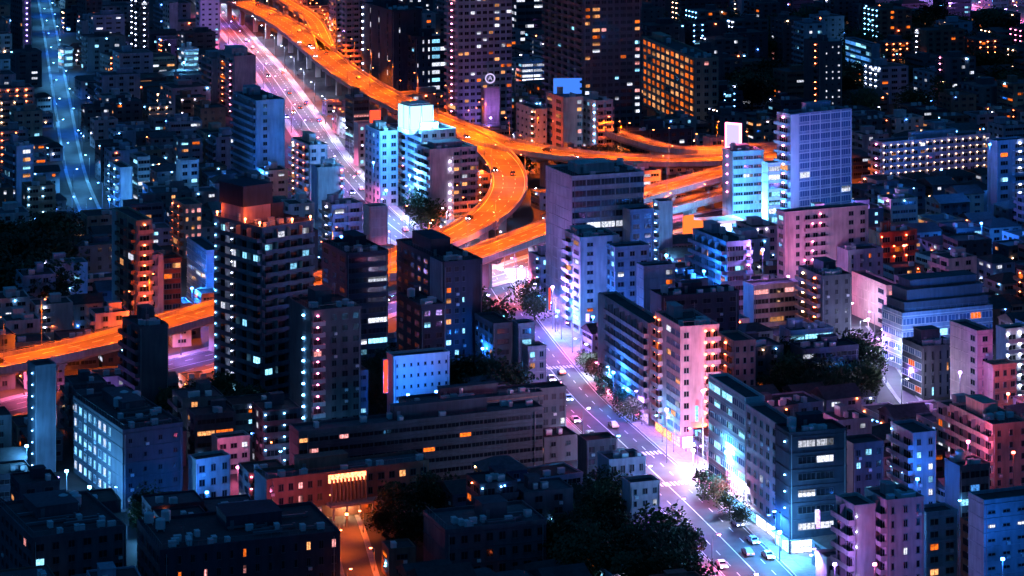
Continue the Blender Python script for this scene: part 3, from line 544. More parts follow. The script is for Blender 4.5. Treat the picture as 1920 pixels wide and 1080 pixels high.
for q_, (k_, z_) in enumerate(((.06, 3.6), (.13, 7.0), (.22, 9.6))):
    hx, hy = broad.WR * (.5 - k_ * .6), broad.WL * (.5 - k_)
    obj('roof_tier', boxes('roof_tier', [(-hx, hx, -hy, hy, broad.h + (.16, 3.6, 7.0)[q_], broad.h + z_ - .3), (-hx - .2, hx + .2, -hy - .2, hy + .2, broad.h + z_ - .3, broad.h + z_)], ['dark']), broad.root)
bld(1728, 655, 748, 26, 74, 20, 'dark office with bright lane-side wall and small slit windows', 'dark', [RI(n=3, lit=.1, frame='framew', dark='glassblue', mat='white')], [VS(n=5, lit=.12, pal='mix')], vis=.9, ph=(.2, .4, .5, .4, 4))
bld(1832, 626, 775, 36, 26, 22, 'tall plain mauve and pink block right of the dark office', 'rosy', [(0, .6, 'X'), G(.7, 1, n=1)], [G(n=1, lit=.02, wf=.3)], vis=.9)
bld(1862, 690, 782, 6, 48, 22, 'low pink block with square dark windows attached to the mauve block', 'salmon', [X], [G(n=3, lit=.03, wf=.55)], vis=.9)
bld(1886, 622, 762, 8, 50, 22, 'block with stacked white-lit balconies at the right border', 'pale', [X], [CO(n=2, pal='white', r=.35)], vis=.8)
bld(1482, 625, 700, 16, 84, 20, 'low dark block with cyan ribbon windows below the orange window block', 'bluegrey', [X], [RI(n=3, lit=.5, pal='cyan')], vis=.9)
bld(1505, 660, 735, 18, 110, 20, 'low black block with one white window strip behind the dark trees', 'navy', [X], [RI(n=5, lit=.25, pal='white')], vis=.9)
# --- lower right, along the shopping street
bld(1397, 752, 968, 55, 30, 17, 'white office with blue ribbon windows on the shopping street', 'white', [RI(n=6, lit=.3, pal='cyan', dark='glassblue', frame='framew')], [G(n=2, lit=.03)], vis=.95, shop=[('L', ['cyan', 'white', 'pink'])], fh=3.4)
bld(1458, 802, 1014, 46, 20, 17, 'mauve apartment block with dark square windows next to the white office', 'rosy', [G(n=5, lit=.04, wf=.5, hf=.55)], [X], vis=.95, shop=[('L', ['cyan', 'white'])])
bld(1480, 818, 1040, 20, 112, 17, 'dark office with white ribbon windows above a cyan shopfront', 'navy', [(0, .5, 'X'), DO(.5, 1, n=1, pal='cyan', r=.2, on=.5)], [(0, .12, 'X'), RI(.14, .78, n=2, lit=.55, pal='white', hf=.42)], vis=.95, shop=[('R', ['cyan', 'white']), ('L', ['cyan', 'cyan', 'white'])], fh=3.6, name='office_building')
bld(1602, 955, 1160, 26, 30, 20, 'slim lavender tower with a vertical lamp strip at the bottom edge', 'pale', [BA(n=2, lit=.02)], [DO(.0, .15, n=1, pal='white', r=.12), X], vis=.9)
bld(1662, 945, 1160, 30, 75, 20, 'mauve balcony tower right of the slim lavender tower', 'rosy', [BA(n=3, lit=.05, pal='warm')], [G(n=3, lit=.02, wf=.3)], vis=.9)
bld(1550, 1052, 1120, 16, 46, 20, 'small pink house at the bottom edge below the cyan shopfront', 'rosy', [X], [G(n=2, lit=.3, pal='warm')], vis=.95)
bld(1845, 945, 1160, 20, 120, 20, 'plain blue-lit block with two white windows in the bottom right corner', 'bluegrey', [X], [G(n=4, lit=.12, pal='white', wf=.5, hf=.25)], vis=.9)
bld(1862, 802, 945, 56, 72, 20, 'salmon apartment block with sawtooth balconies at the right border', 'salmon', [BA(0, 1, n=5, lit=.04)], [G(n=3, lit=.04, wf=.3)], vis=.9)
bld(1712, 818, 965, 30, 46, 20, 'dark grey block with dim cyan windows in the lower right blocks', 'bluegrey', [CO(n=2, pal='cyan', r=.16, on=.4)], [G(n=2, lit=.4, pal='cool', wf=.4)], vis=.9)
bld(1737, 968, 1090, 16, 62, 20, 'small blue-lit block beside the plain blue corner block', 'bluegrey', [X], [G(n=2, lit=.1)], vis=.8)
bld(1600, 838, 960, 18, 60, 20, 'low dark teal block behind the dark office with ribbon windows', 'dark', [X], [G(n=3, lit=.15, pal='cool')], vis=.7)
bld(1800, 880, 985, 20, 60, 20, 'low block with a glowing cyan side shed below the salmon balconies', 'dark', [X], [RI(n=3, lit=.3, pal='blue')], vis=.7)
for i in range(len(EXPL)):
    for j in range(i):
        if overlap(EXPL[i][0], EXPL[j][0], -1.0): print('OVERLAP', EXPL[i][3][:45], '|', EXPL[j][3][:45])
for wp, w in DECKS:
    for e in EXPL:
        if any(overlap(e[0], (p.x, p.y, w, 2, 0), -1.5) for p in wp): print('DECKHIT', e[3][:60])
for path, w, z in ROADS:
    for e in EXPL:
        k = [p for p, q in zip(path, path[1:]) if overlap(e[0], (p.x, p.y, 3, w, math.atan2(q.y - p.y, q.x - p.x)), -.5)]
        if k: print('ROADHIT', e[3][:60], len(k), 'of', len(path))
# ---------------------------------------------------------------- trees
def tree_meshes(seed, leaf):
    r = random.Random(seed); v, f = [], []
    blobs = [(r.uniform(-.55, .55), r.uniform(-.55, .55), r.uniform(.45, .95), r.uniform(.28, .48)) for _ in range(9)]
    for bx, by, bz, br in blobs:
        for _ in range(190):
            d = Vector((r.gauss(0, 1), r.gauss(0, 1), r.gauss(0, 1))).normalized() * br * (r.random() ** .35)
            c = Vector((bx * .62, by * .62, bz * .75 + .08)) + d * Vector((1, 1, .8)).length / 1.62
            a = Vector((r.gauss(0, 1), r.gauss(0, 1), r.gauss(0, .6))).normalized(); b = a.orthogonal().normalized(); s = r.uniform(.02, .05)
            n = len(v); v += [tuple(c + a*s + b*s*.3), tuple(c + b*s), tuple(c - a*s - b*s*.2), tuple(c - b*s)]; f.append((n, n+1, n+2, n+3))
    crown = pymesh('crown', v, f, [leaf])
    parts = [tube((0, 0, -.02), (0, 0, .45), .035, .022)]
    for bx, by, bz, br in blobs[:5]: parts.append(tube((0, 0, .32), (bx * .5, by * .5, bz * .75), .016, .006, 5))
    trunk = pymesh('trunk', *join(*parts)[:2], ['bark'])
    return crown, trunk
TREES = [tree_meshes(i, 'leafa' if i % 2 else 'leafb') for i in range(6)]
TREEPOS = []
def tree(pos, h, label, group, wide=1.0):
    c, t = R_.choice(TREES); o = thing('tree', (pos[0], pos[1], 0), R_.uniform(0, 6.28), label, 'tree', group)
    o.scale = (h * wide, h * wide, h); obj('crown', c, o); obj('trunk', t, o); TREEPOS.append((pos[0], pos[1], h * .4)); return o
def free(x, y, r, roads=True):
    for e in EXPL:
        if overlap(e[0], (x, y, r, r, 0)): return False
    if roads:
        for path, w, z in ROADS:
            for p in path:
                if (p.x - x)**2 + (p.y - y)**2 < (w + r)**2: return False
        for wp, w in DECKS:
            for p in wp:
                if (p.x - x)**2 + (p.y - y)**2 < (w + r)**2: return False
    return True
ZONES = []
def wood(poly, step, hmin, hmax, label, group, wide=1.0, keep=1.0):
    ZONES.append((poly, group)); x0, y0, x1, y1 = poly; A, C = P(x0, y0), P(x1, y1); n = 0
    y = y1
    while y >= y0:
        s = (y - YH) / H; x = x0 + R_.uniform(0, step * s)
        while x <= x1:
            p = P(x + R_.uniform(-.3, .3) * step * s, y)
            if R_.random() < keep and free(p.x, p.y, 2.0): tree(p, R_.uniform(hmin, hmax), label, group, wide); n += 1
            x += step * s
        y -= step * s * (y - YH) / F * 1.1
wood((-40, 475, 118, 600), 9.5, 10, 16, 'dark tree in the black park at the left border', 'trees in the black park', 1.15)
wood((850, 575, 960, 700), 8, 8, 13, 'dark tree left of the shopping street below the black building', 'trees below the black building')
wood((650, 735, 960, 770), 9, 8, 12, 'dark tree behind the long terraced building', 'trees behind the terraced building', 1.1)
wood((1050, 945, 1165, 1110), 7.5, 6, 10, 'dark tree in the thicket left of the crossing', 'trees left of the crossing', 1.15)
wood((1170, 1015, 1290, 1150), 7.5, 8, 12, 'dark tree in the thicket at the bottom edge beside the shopping street', 'trees at the bottom edge')
wood((715, 960, 830, 1060), 8, 7, 11, 'dark tree right of the glowing driveway', 'trees right of the driveway')
wood((1440, 690, 1640, 760), 8, 7, 12, 'dark tree behind the white office on the shopping street', 'trees behind the white office')
wood((1220, 40, 1920, 215), 26, 10, 17, 'far dark tree in the unlit upper right quarter', 'trees in the far upper right', 1.2, .6)
wood((230, 970, 330, 1000), 7, 5, 8, 'tree lit cyan beside the courtyard lamps', 'trees in the cyan courtyard')
wood((330, 760, 480, 800), 8, 7, 10, 'dark tree at the foot of the balcony tower', 'trees at the balcony tower')
for x, y in ((1128, 712), (1146, 730), (1163, 748), (1180, 765), (1196, 783), (1110, 690)):
    p = P(x - 8, y + 6); tree(p, R_.uniform(5.5, 7.5), 'street tree on the kerb before the slanting mauve balconies', 'street trees on the shopping street')
for x, y in ((1320, 912), (1348, 940), (1372, 962), (1396, 984)):
    p = P(x - 4, y + 4); tree(p, R_.uniform(5, 6.5), 'street tree on the kerb before the white ribbon-window office', 'street trees before the white office')
for x, y, h in ((790, 430, 13), (803, 436, 11), (962, 330, 13), (975, 338, 11), (985, 580, 9), (1003, 600, 8), (1120, 330, 12), (1150, 335, 13), (1175, 332, 11)):
    tree(P(x, y), h, 'dark tree standing near the looping expressway ramp', 'trees near the ramp')

# ---------------------------------------------------------------- ordinary houses and small blocks between the landmarks
KEEP = []    # pixels that must stay in view with their distance
for pth, lo in ((main_path, 615), (upper_path, -20), (blue_path, -20), (lane_path, 600), (alley_path, 900)):
    for i_, p in enumerate(pth):
        if pth in (blue_path, upper_path) and (i_ // 9) % 3 == 1: continue
        for k in (-5, 0, 5) if pth is not lane_path else (-2, 2):
            X_ = p.x + k; x = 960 + X_ * F / p.y; y = YH + F * H / p.y
            if y > lo and not (pth is lane_path and y > 760) and not (pth is upper_path and y > 430): KEEP.append((x, y, p.y))
for wp, w in DECKS:
    for p in wp:
        x = 960 + p.x * F / p.y; y = YH + F * (H - p.z) / p.y
        KEEP += [(x, y, p.y), (x, y + 9, p.y), (x, y - 6, p.y)]
for x in range(310, 395, 12): KEEP.append((x, 690, P(x, 690).y))
for x in range(1296, 1385, 14):
    for y in (392, 412, 432): KEEP.append((x, y, P(x, 450).y + 1))
for x in range(620, 725, 14):
    for y in (905, 930, 955): KEEP.append((x, y, P(x, 972).y))
KEEP = np.array(KEEP)
def img_box(cx, cy, hx, hy, a, h):
    xs, ys = [], []
    for sx in (-1, 1):
        for sy in (-1, 1):
            X_ = cx + sx*hx*math.cos(a) - sy*hy*math.sin(a); Y_ = cy + sx*hx*math.sin(a) + sy*hy*math.cos(a)
            for z in (0, h): xs.append(960 + X_ * F / Y_); ys.append(YH + F * (H - z) / Y_)
    return min(xs), min(ys), max(xs), max(ys)
def blocks_view(bx, D):
    x0, y0, x1, y1 = bx
    k = (KEEP[:, 0] > x0) & (KEEP[:, 0] < x1) & (KEEP[:, 1] > y0) & (KEEP[:, 1] < y1) & (KEEP[:, 2] > D)
    if k.any(): return True
    ar = (x1 - x0) * (y1 - y0)
    for fp, r, d, lab in EXPL:
        if d > D:
            ox = min(x1, r[2]) - max(x0, r[0]); oy = min(y1, r[3]) - max(y0, r[1])
            if ox > 0 and oy > 0 and (ox * oy > .12 * (r[2]-r[0]) * (r[3]-r[1]) or ox * oy > .4 * ar): return True
    return False
def place_words(x, y):
    if y < 240:
        if x < 100: return 'left of the blue street top'
        if x < 400: return 'between the blue street and the pale avenue'
        if x < 850: return 'behind the upper expressway'
        if x < 1420: return 'around the two residential towers'
        return 'in the dark far upper right'
    if y < 480:
        if x < 140: return 'between the black park and the blue street'
        if x < 400: return 'below the end of the blue street'
        if x < 640: return 'along the pale avenue'
        if x < 1010: return 'round the looping ramp'
        if x < 1460: return 'near the petrol station'
        return 'below the long housing block'
    if y < 770:
        if x < 400: return 'by the left expressway'
        if x < 1000: return 'behind the long terraced building'
        if x < 1400: return 'beside the slanting mauve balconies'
        if x < 1660: return 'behind the dark trees right of the shopping street'
        return 'beyond the broad dark roof'
    if x < 250: return 'around the cyan window office'
    if x < 480: return 'below the balcony tower'
    if x < 1050: return 'around the long terraced building'
    if x < 1330: return 'left of the crossing'
    return 'in the lower right blocks'
cands = []
g0 = rad(21); ca, sa = math.cos(g0), math.sin(g0)
def lots(D0, D1, pu, pv, size):
    for i in range(-90, 90):
        for j in range(0, 140):
            u = i * pu; v = j * pv + (j // 2) * 5.0
            x = u * ca - v * sa + 300; y = u * sa + v * ca + 380
            if not D0 <= y < D1: continue
            x += R_.uniform(-1, 1); y += R_.uniform(-1, 1)
            px = 960 + x * F / y
            if -50 < px < 1970: cands.append((y, x, px, size))
lots(540, 900, 13.5, 13.0, 0); lots(900, 1260, 16, 15, 1); lots(1260, 2000, 26, 24, 2)
cands.sort(key=lambda c: c[0])
cover = np.zeros((270, 480), bool)
ex = sorted([(e[2], img_box(*e[0][:4], e[0][4], 1), e) for e in EXPL], key=lambda q: q[0]); ei = 0
FILL = []; NF = 0
def mark(bx):
    x0, y0, x1, y1 = [int(max(0, v) / 4) for v in bx]; cover[y0:y1+1, x0:x1+1] = True
def uncovered(bx):
    x0, y0, x1, y1 = max(0, bx[0]), max(0, bx[1]), min(1919, bx[2]), min(1079, bx[3])
    if x1 <= x0 or y1 <= y0: return 0
    c = cover[int(y0/4):int(y1/4)+1, int(x0/4):int(x1/4)+1]; return 1 - c.mean() if c.size else 0
EXPL.append(((P(1346, 440).x, P(1346, 440).y, 14, 12, .3), (1296, 385, 1390, 438), P(1346, 445).y, 'petrol station'))
WALLW = dict(navy='black', pale='pale', white='white', grey='grey', tan='tan', brown='brown', dark='dark', bluegrey='blue-grey', rosy='rosy')
USED = {}
def fill_house(x, y, hx, hy, a, h, px, py, size):
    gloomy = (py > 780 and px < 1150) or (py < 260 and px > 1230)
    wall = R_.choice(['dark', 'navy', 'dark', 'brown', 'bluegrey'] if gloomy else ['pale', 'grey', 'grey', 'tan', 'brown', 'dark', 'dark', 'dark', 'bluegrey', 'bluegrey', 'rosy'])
    tall = h > 9.5; rk = 'flat' if tall else R_.choice(['flat', 'flat', 'gabled', 'hipped'])
    b = B(); b.WR, b.WL, b.h, b.wall = 2*hx, 2*hy, h, wall; b.nf = max(1, round(h / 2.9)); b.fh = (h - .3) / b.nf; b.s = (py - YH) / H
    st = R_.random(); far = size == 2
    words = place_words(px, py)
    glow = st < (.30 if tall else .12)
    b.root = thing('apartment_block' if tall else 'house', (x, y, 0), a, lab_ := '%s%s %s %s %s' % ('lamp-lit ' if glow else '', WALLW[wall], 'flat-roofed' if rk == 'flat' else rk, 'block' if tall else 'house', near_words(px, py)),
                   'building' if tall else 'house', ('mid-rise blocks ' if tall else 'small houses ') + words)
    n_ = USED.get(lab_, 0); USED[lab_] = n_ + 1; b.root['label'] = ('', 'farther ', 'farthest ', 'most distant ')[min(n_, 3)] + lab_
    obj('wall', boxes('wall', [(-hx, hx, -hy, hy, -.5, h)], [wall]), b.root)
    rm = R_.choice(['roofdark', 'roofdark', 'roofgrey', 'rooftile'])
    if rk == 'flat':
        p = .2
        obj('parapet', boxes('parapet', [(-hx-.05, hx+.05, -hy-.05, -hy+p, h, h+.5), (-hx-.05, hx+.05, hy-p, hy+.05, h, h+.5), (-hx-.05, -hx+p, -hy+p, hy-p, h, h+.5), (hx-p, hx+.05, -hy+p, hy-p, h, h+.5)], [wall]), b.root)
        obj('roof', boxes('roof', [(-hx+p+.01, hx-p-.01, -hy+p+.01, hy-p-.01, h+.01, h+.1)], [rm]), b.root)
        if tall and hx > 3:
            q = R_.uniform(.2, .45) * hx; r = R_.uniform(.2, .4) * hy; ox, oy = R_.uniform(-.4, .4) * hx, R_.uniform(0, .5) * hy; k = R_.uniform(2, 3)
            obj('machine_room', boxes('machine_room', [(ox-q, ox+q, oy-r, oy+r, h+.1, h+k), (ox-q-.12, ox+q+.12, oy-r-.12, oy+r+.12, h+k, h+k+.15)], [wall]), b.root)
        if not far:
            me = CACHE.get('ac')
            for _ in range(R_.randint(1, 3)): obj('air_conditioner', me, b.root, (R_.uniform(-.6, .6)*hx, R_.uniform(-.7, -.2)*hy, h+.1), R_.choice((0, 1.5708)))
    else:
        e, r = .45, R_.uniform(1.6, 2.6); k = 0 if rk == 'gabled' else min(hx, hy) * .8
        v = [(-hx-e, -hy-e, h), (hx+e, -hy-e, h), (hx+e, hy+e, h), (-hx-e, hy+e, h), (-hx-e+k, 0, h+r), (hx+e-k, 0, h+r)]
        obj('roof', pymesh('roof', v, [(0, 1, 5, 4), (2, 3, 4, 5), (1, 2, 5), (3, 0, 4), (3, 2, 1, 0)], [rm]), b.root)
    pal = R_.choice(['warm', 'cool', 'mix', 'mix', 'orange', 'white']); lit = R_.choice([.03, .08, .15, .3])
    bay = 4.2 if far else 3.3
    for _ in range(R_.choice((0, 1, 1, 2, 3))):
        lk = R_.choice(['l_cyan', 'l_white', 'l_warm', 'l_cyan', 'l_orange', 'l_blue']); side = R_.random() < .5
        zz = R_.choice((2.4, h * .5, h - .4)); rr = .34 if far else .2
        if side: obj('wall_lamp', lamp_mesh(lk, rr), b.root, (R_.uniform(-.9, .9) * hx, -hy, zz))
        else: obj('wall_lamp', lamp_mesh(lk, rr), b.root, (-hx, R_.uniform(-.9, .9) * hy, zz), -math.pi/2)
    if glow:
        lp = R_.choice(['white', 'cyan', 'warm', 'pink', 'orange', 'cyan'])
        k = {'pal': lp, 'bay': 4.0, 'r': .3 if far else .2, 'lit': .05}
        S = [(R_.choice([(0, 1), (.5, 1), (0, .5)])) + ('C', k)]; T = [(0, 1, 'G', {'lit': lit, 'pal': pal, 'bay': bay})]
        if R_.random() < .5: S, T = T, S
        face(b, 'L', S); face(b, 'R', T)
    elif tall and st < .65:
        face(b, 'L', [(0, 1, 'B', {'lit': lit, 'pal': pal, 'bay': 4.5})]); face(b, 'R', [(.1, .9, 'G', {'lit': lit, 'pal': pal, 'bay': bay, 'wf': .4})])
    else:
        face(b, 'L', [(.05, .95, R_.choice('GGR'), {'lit': lit, 'pal': pal, 'bay': bay, 'hf': .42})]); face(b, 'R', [(.05, .95, R_.choice('GGR'), {'lit': lit, 'pal': pal, 'bay': bay, 'hf': .42, 'wf': R_.choice([.35, .5, .6])})])
COUNT = [0, 0]
import re
def short(l): return re.split(r' (?:with|beside|under|at|in|behind|right|left|on|above|below|between|before|next|standing|along|of|against|crowned|carrying|squeezed|facing|filling|touching|rising|attached|seen|lit|half|glowing|that|and) ', l)[0]
SHORTS = {}
for e in EXPL: SHORTS.setdefault(short(e[3]), []).append(e)
MARKS = [(k, v[0]) for k, v in SHORTS.items() if len(v) == 1 and 2 <= len(k.split()) <= 5]
def near_words(px, py):
    best = min(MARKS, key=lambda m: (((m[1][1][0] + m[1][1][2]) / 2 - px) ** 2 + ((m[1][1][1] + m[1][1][3]) / 2 - py) ** 2 * 1.5))
    r = best[1][1]; cx, cy = (r[0] + r[2]) / 2, (r[1] + r[3]) / 2
    d = ('right of' if px > cx else 'left of') if abs(px - cx) > abs(py - cy) * .8 else ('below' if py > cy else 'above')
    return d + ' the ' + best[0]
for D, x, px, size in cands:
    while ei < len(ex) and ex[ei][0] <= D: mark(ex[ei][2][1]); ei += 1
    py = YH + F * H / D
    if any(r[0] <= px <= r[2] and r[1] <= py <= r[3] for r, g in ZONES if g != 'trees in the far upper right'): continue
    if size == 2 and px > 1420 and py < 235 and R_.random() < .45: continue
    a = g0 + rad(R_.choice([0, 0, 0, R_.uniform(-6, 6)]))
    if size == 0: hx, hy = R_.uniform(4.2, 6.2), R_.uniform(4.0, 5.8)
    elif size == 1: hx, hy = R_.uniform(4.8, 7.4), R_.uniform(4.6, 6.8)
    else: hx, hy = R_.uniform(6.5, 11.5), R_.uniform(6.5, 10.5)
    hs = [R_.choice([5.8, 6.2, 8.7, 9, 12, 15]), 8.8, 6, 3.4] if size < 2 else [R_.choice([8, 9, 12, 14, 18, 24]), 9, 6]
    fp = (x, D, hx, hy, a)
    if any(overlap(e[0], fp, .6) for e in EXPL) or any(overlap(q, fp, .4) for q in FILL): continue
    bad = False
    for path, w, z in ROADS:
        if any(abs(p.x - x) + abs(p.y - D) < 60 and overlap((p.x, p.y, w, 3, math.atan2(1, 0) * 0), fp, 0) and (p.x-x)**2 + (p.y-D)**2 < (w + max(hx, hy))**2 for p in path): bad = True; break
    if bad: continue
    for wp, w in DECKS:
        if any((p.x-x)**2 + (p.y-D)**2 < (w + max(hx, hy) + .5)**2 for p in wp): bad = True; break
    if bad: continue
    for h in hs:
        bx = img_box(x, D, hx, hy, a, h)
        if not blocks_view(bx, D): break
    else: continue
    if uncovered(bx) < .14: continue
    k = 1 if h > 9.5 else 0
    if COUNT[k] >= 298: continue
    COUNT[k] += 1; mark(bx); FILL.append(fp); fill_house(x, D, hx, hy, a, h, px, py, size)
for _ in range(5000):     # small infill houses in the gaps
    if COUNT[0] >= 298: break
    py, px = R_.uniform(180, 1085), R_.uniform(0, 1920); q = P(px, py); x, D = q.x, q.y
    if any(r[0] <= px <= r[2] and r[1] <= py <= r[3] for r, g in ZONES): continue
    hx, hy, h = R_.uniform(2.8, 4.6), R_.uniform(2.8, 4.6), R_.choice((3.4, 5.8, 6.2, 6.5)); a = g0 + rad(R_.uniform(-5, 5)); fp = (x, D, hx, hy, a)
    bx = img_box(x, D, hx, hy, a, h)
    if uncovered(bx) < .35 or blocks_view(bx, D): continue
    if any(overlap(e_[0], fp, .4) for e_ in EXPL) or any(overlap(f_, fp, .3) for f_ in FILL): continue
    if any((p.x-x)**2 + (p.y-D)**2 < (w + max(hx, hy) + .3)**2 for path, w, z in ROADS for p in path) or any((p.x-x)**2 + (p.y-D)**2 < (w + max(hx, hy))**2 for wp, w in DECKS for p in wp): continue
    if any((t_[0]-x)**2 + (t_[1]-D)**2 < (max(hx, hy) + 1)**2 for t_ in TREEPOS): continue
    COUNT[0] += 1; mark(bx); FILL.append(fp); fill_house(x, D, hx, hy, a, h, px, py, 1)
print('FILL', COUNT)

# ---------------------------------------------------------------- small lamps in the lanes between the houses
nl = 0
for i in range(900):
    y = R_.uniform(0, 1) ** .8 * 1080; x = R_.uniform(0, 1920); p = P(x, y + 5)
    if nl >= 95: break
    if any(r[0] <= x <= r[2] and r[1] <= y <= r[3] for r, g in ZONES[:7]) or any(overlap(q, (p.x, p.y, .5, .5, 0)) for q in FILL) or not free(p.x, p.y, .5): continue
    pw = R_.choice([200, 300, 500, 1000]) * (1.5 if p.y > 1200 else 1)
    cols = ['cyan', 'cyan', 'blue', 'white', 'lav', 'warm', 'blue'] if x < 900 or y < 200 else ['lav', 'pink', 'cyan', 'blue', 'white', 'blue']
    if x > 1400 and y < 230: pw *= .3
    nl += 1; c = R_.choice(cols)
    street_lamp(p, R_.uniform(0, 6.28), c, pw, 'small lane lamp with %s light %s' % (dict(lav='lilac').get(c, c), place_words(x, y)), 'lane lamps ' + place_words(x, y), 6, 1.0)

# ---------------------------------------------------------------- floodlights: real lamps, and masts added only to colour nearby walls
def floodlight(x, y, yb, col, power, label, r=.5):
    D = F * H / (yb - YH); z = max(3.0, H - (y - YH) * D / F)
    t = thing('floodlight', ((x - 960) * D / F, D, 0), 0, label, 'floodlight')
    obj('mast', pymesh('mast', *tube((0, 0, 0), (0, 0, z), .14, .1), ['steel']), t)
    hd = obj('lamp_head', boxes('lamp_head', [(-.42, .42, -.15, .25, -.06, .55)], ['steel']), t, (0, 0, z))
    obj('bulb', cached(('fb', col), lambda: boxes('bulb', [(-.36, .36, -.22, -.15, 0, .48)], ['l_' + col])), hd)
    light(t, (0, -.8, z + .4), col, power, r); return t
for a_ in ((700, 306, 396, 'blue', 26000, 'dazzling blue-white floodlight before the mauve window-grid block'), (724, 358, 412, 'cyan', 9000, 'second bright lamp below the dazzling blue floodlight'),
    (768, 330, 425, 'cyan', 16000, 'added cyan floodlight on the left wall of the cyan-lit office'), (360, 542, 600, 'blue', 14000, 'blue floodlight at the foot of the blue glass office'),  # the cyan one is added to wash the office wall
    (765, 742, 812, 'blue', 3600, 'blue floodlight before the low wide blue block, near the red sign'), (818, 736, 812, 'blue', 3600, 'blue floodlight before the right half of the low blue block'),
    (345, 118, 158, 'cyan', 9000, 'cyan lamp before the low blue-white shop block'), (112, 108, 142, 'cyan', 9000, 'white-cyan lamp at the head of the blue street'),
    (1462, 1000, 1052, 'cyan', 12000, 'cyan lamp before the corner shopfront on the shopping street'), (285, 985, 1012, 'teal', 1600, 'teal lamp in the courtyard at the lower left'),
    (262, 1000, 1020, 'cyan', 1600, 'pale cyan lamp in the lower left courtyard'), (308, 990, 1010, 'white', 1500, 'white lamp in the lower left courtyard'),
    (125, 885, 935, 'cyan', 6500, 'cyan yard lamp below the lit window wall'), (168, 915, 958, 'cyan', 5000, 'second cyan yard lamp nearer the corner of the lit window wall'), (28, 552, 575, 'teal', 250, 'single green lamp in the black park'),
    (1856, 272, 425, 'blue', 14000, 'blue floodlight at the end of the long housing block'), (1628, 600, 640, 'pink', 4000, 'added pink lamp before the salmon block'),  # pink one added to tint the salmon wall
    (1815, 830, 950, 'pink', 2600, 'added pink lamp left of the salmon sawtooth balconies'), (1900, 850, 962, 'red', 700, 'added red lamp before the salmon sawtooth balconies'), (1800, 700, 792, 'lav', 5500, 'added lilac lamp beside the tall mauve block'), (1890, 740, 800, 'red', 3000, 'added red lamp before the low pink block'),  # masts added to tint the salmon, mauve and pink walls
    (1695, 462, 510, 'red', 1800, 'added red lamp before the terraced house'), (1430, 470, 606, 'lav', 9000, 'added lilac lamp right of the sawtooth balconies'), (1320, 510, 612, 'blue', 9000, 'blue lamp left of the sawtooth balconies'),  # red and lilac ones are added to colour the walls behind them
    (1452, 395, 450, 'cyan', 9000, 'cyan lamp at the foot of the lavender office slab'), (1590, 385, 458, 'lav', 15000, 'added lilac floodlight before the white-grid lavender slab'), (1540, 390, 452, 'blue', 18000, 'added blue floodlight before the white-grid lavender slab'),  # lilac and blue masts added to brighten the slab front
    (1112, 596, 650, 'blue', 12000, 'blue floodlight at the foot of the lavender apartments'), (1565, 1060, 1175, 'lav', 3000, 'lilac lamp at the foot of the slim lavender tower'), (1640, 1060, 1185, 'pink', 900, 'pink lamp at the foot of the mauve balcony tower'),
    (1880, 1050, 1185, 'blue', 3500, 'blue floodlight before the plain corner block'), (446, 878, 905, 'pink', 2200, 'pink lamp beside the small pale house'), (388, 925, 960, 'blue', 3000, 'blue lamp before the low house by the cyan window office'),
    (650, 968, 990, 'orange', 900, 'orange entrance lamp at the top of the driveway'), (560, 965, 1000, 'pink', 1600, 'pink lamp under the canopy line of the lowest wing'), (985, 275, 312, 'orange', 6000, 'added orange lamp at the foot of the pale block behind the expressway'),  # pale block's orange lamp is added, standing in for expressway spill
    (1478, 520, 590, 'pink', 6000, 'pink lamp before the wide pinkish apartments'), (275, 590, 664, 'orange', 6000, 'orange lamp at the foot of the brown apartment tower'), (470, 325, 378, 'blue', 9000, 'blue lamp before the blue-grey apartment tower'),
    (50, 838, 902, 'cyan', 3500, 'cyan lamp at the foot of the narrow dark tower'), (1760, 645, 716, 'blue', 9000, 'blue lamp before the broad banded building'), (1830, 640, 716, 'blue', 9000, 'second blue lamp before the broad banded building, nearer the right border'),
    (640, 445, 502, 'blue', 5000, 'blue lamp before the mauve striped balconies'), (205, 375, 402, 'blue', 6000, 'blue lamp before the small white-lit balcony block'), (300, 360, 392, 'cyan', 4000, 'cyan lamp left of the small blue-lit house block'), (70, 395, 425, 'blue', 7000, 'blue lamp below the blue-lit block at the left border'),
    (1300, 846, 878, 'white', 20000, 'added white lamp over the crossing before the pink corner building'), (1348, 885, 915, 'pink', 8000, 'added pink lamp on the pavement before the white office'), (1362, 850, 945, 'cyan', 16000, 'added cyan lamp on the pavement before the white office'), (1036, 540, 618, 'lav', 12000, 'added lilac lamp before the blank lavender end wall'), (1046, 585, 622, 'blue', 7000, 'added blue lamp at the corner of the blank lavender end wall'), (920, 222, 266, 'lav', 3500, 'added lilac lamp before the plain mauve sign slab'), (912, 246, 266, 'pink', 1500, 'added pink lamp at the foot of the plain mauve sign slab'), (1150, 700, 770, 'blue', 6000, 'blue lamp on the plaza before the slanting mauve balconies'),  # added to brighten: lamps at crossing, white office, end wall, sign slab
    (1318, 735, 872, 'pink', 6500, 'added pink floodlight before the front of the pink corner building'), (1250, 770, 868, 'pink', 7000, 'added pink lamp at the narrow side of the pink corner building'),  # both added to turn the corner building pink
    (388, 70, 112, 'lav', 12000, 'lilac lamp before the bright pale tower'), (1250, 480, 535, 'cyan', 7000, 'added cyan lamp at the slim pillar block'), (1765, 320, 365, 'blue', 12000, 'blue lamp before the long housing block'), (1840, 420, 470, 'blue', 9000, 'blue lamp below the block at the right border'), (1580, 700, 745, 'blue', 3000, 'blue lamp among the dark trees'), (905, 655, 725, 'blue', 4000, 'blue lamp among trees below the black building'), (1720, 900, 975, 'blue', 3500, 'blue lamp in the lower right blocks')):  # cyan lamp at the pillar is added for more blue
    floodlight(*a_)

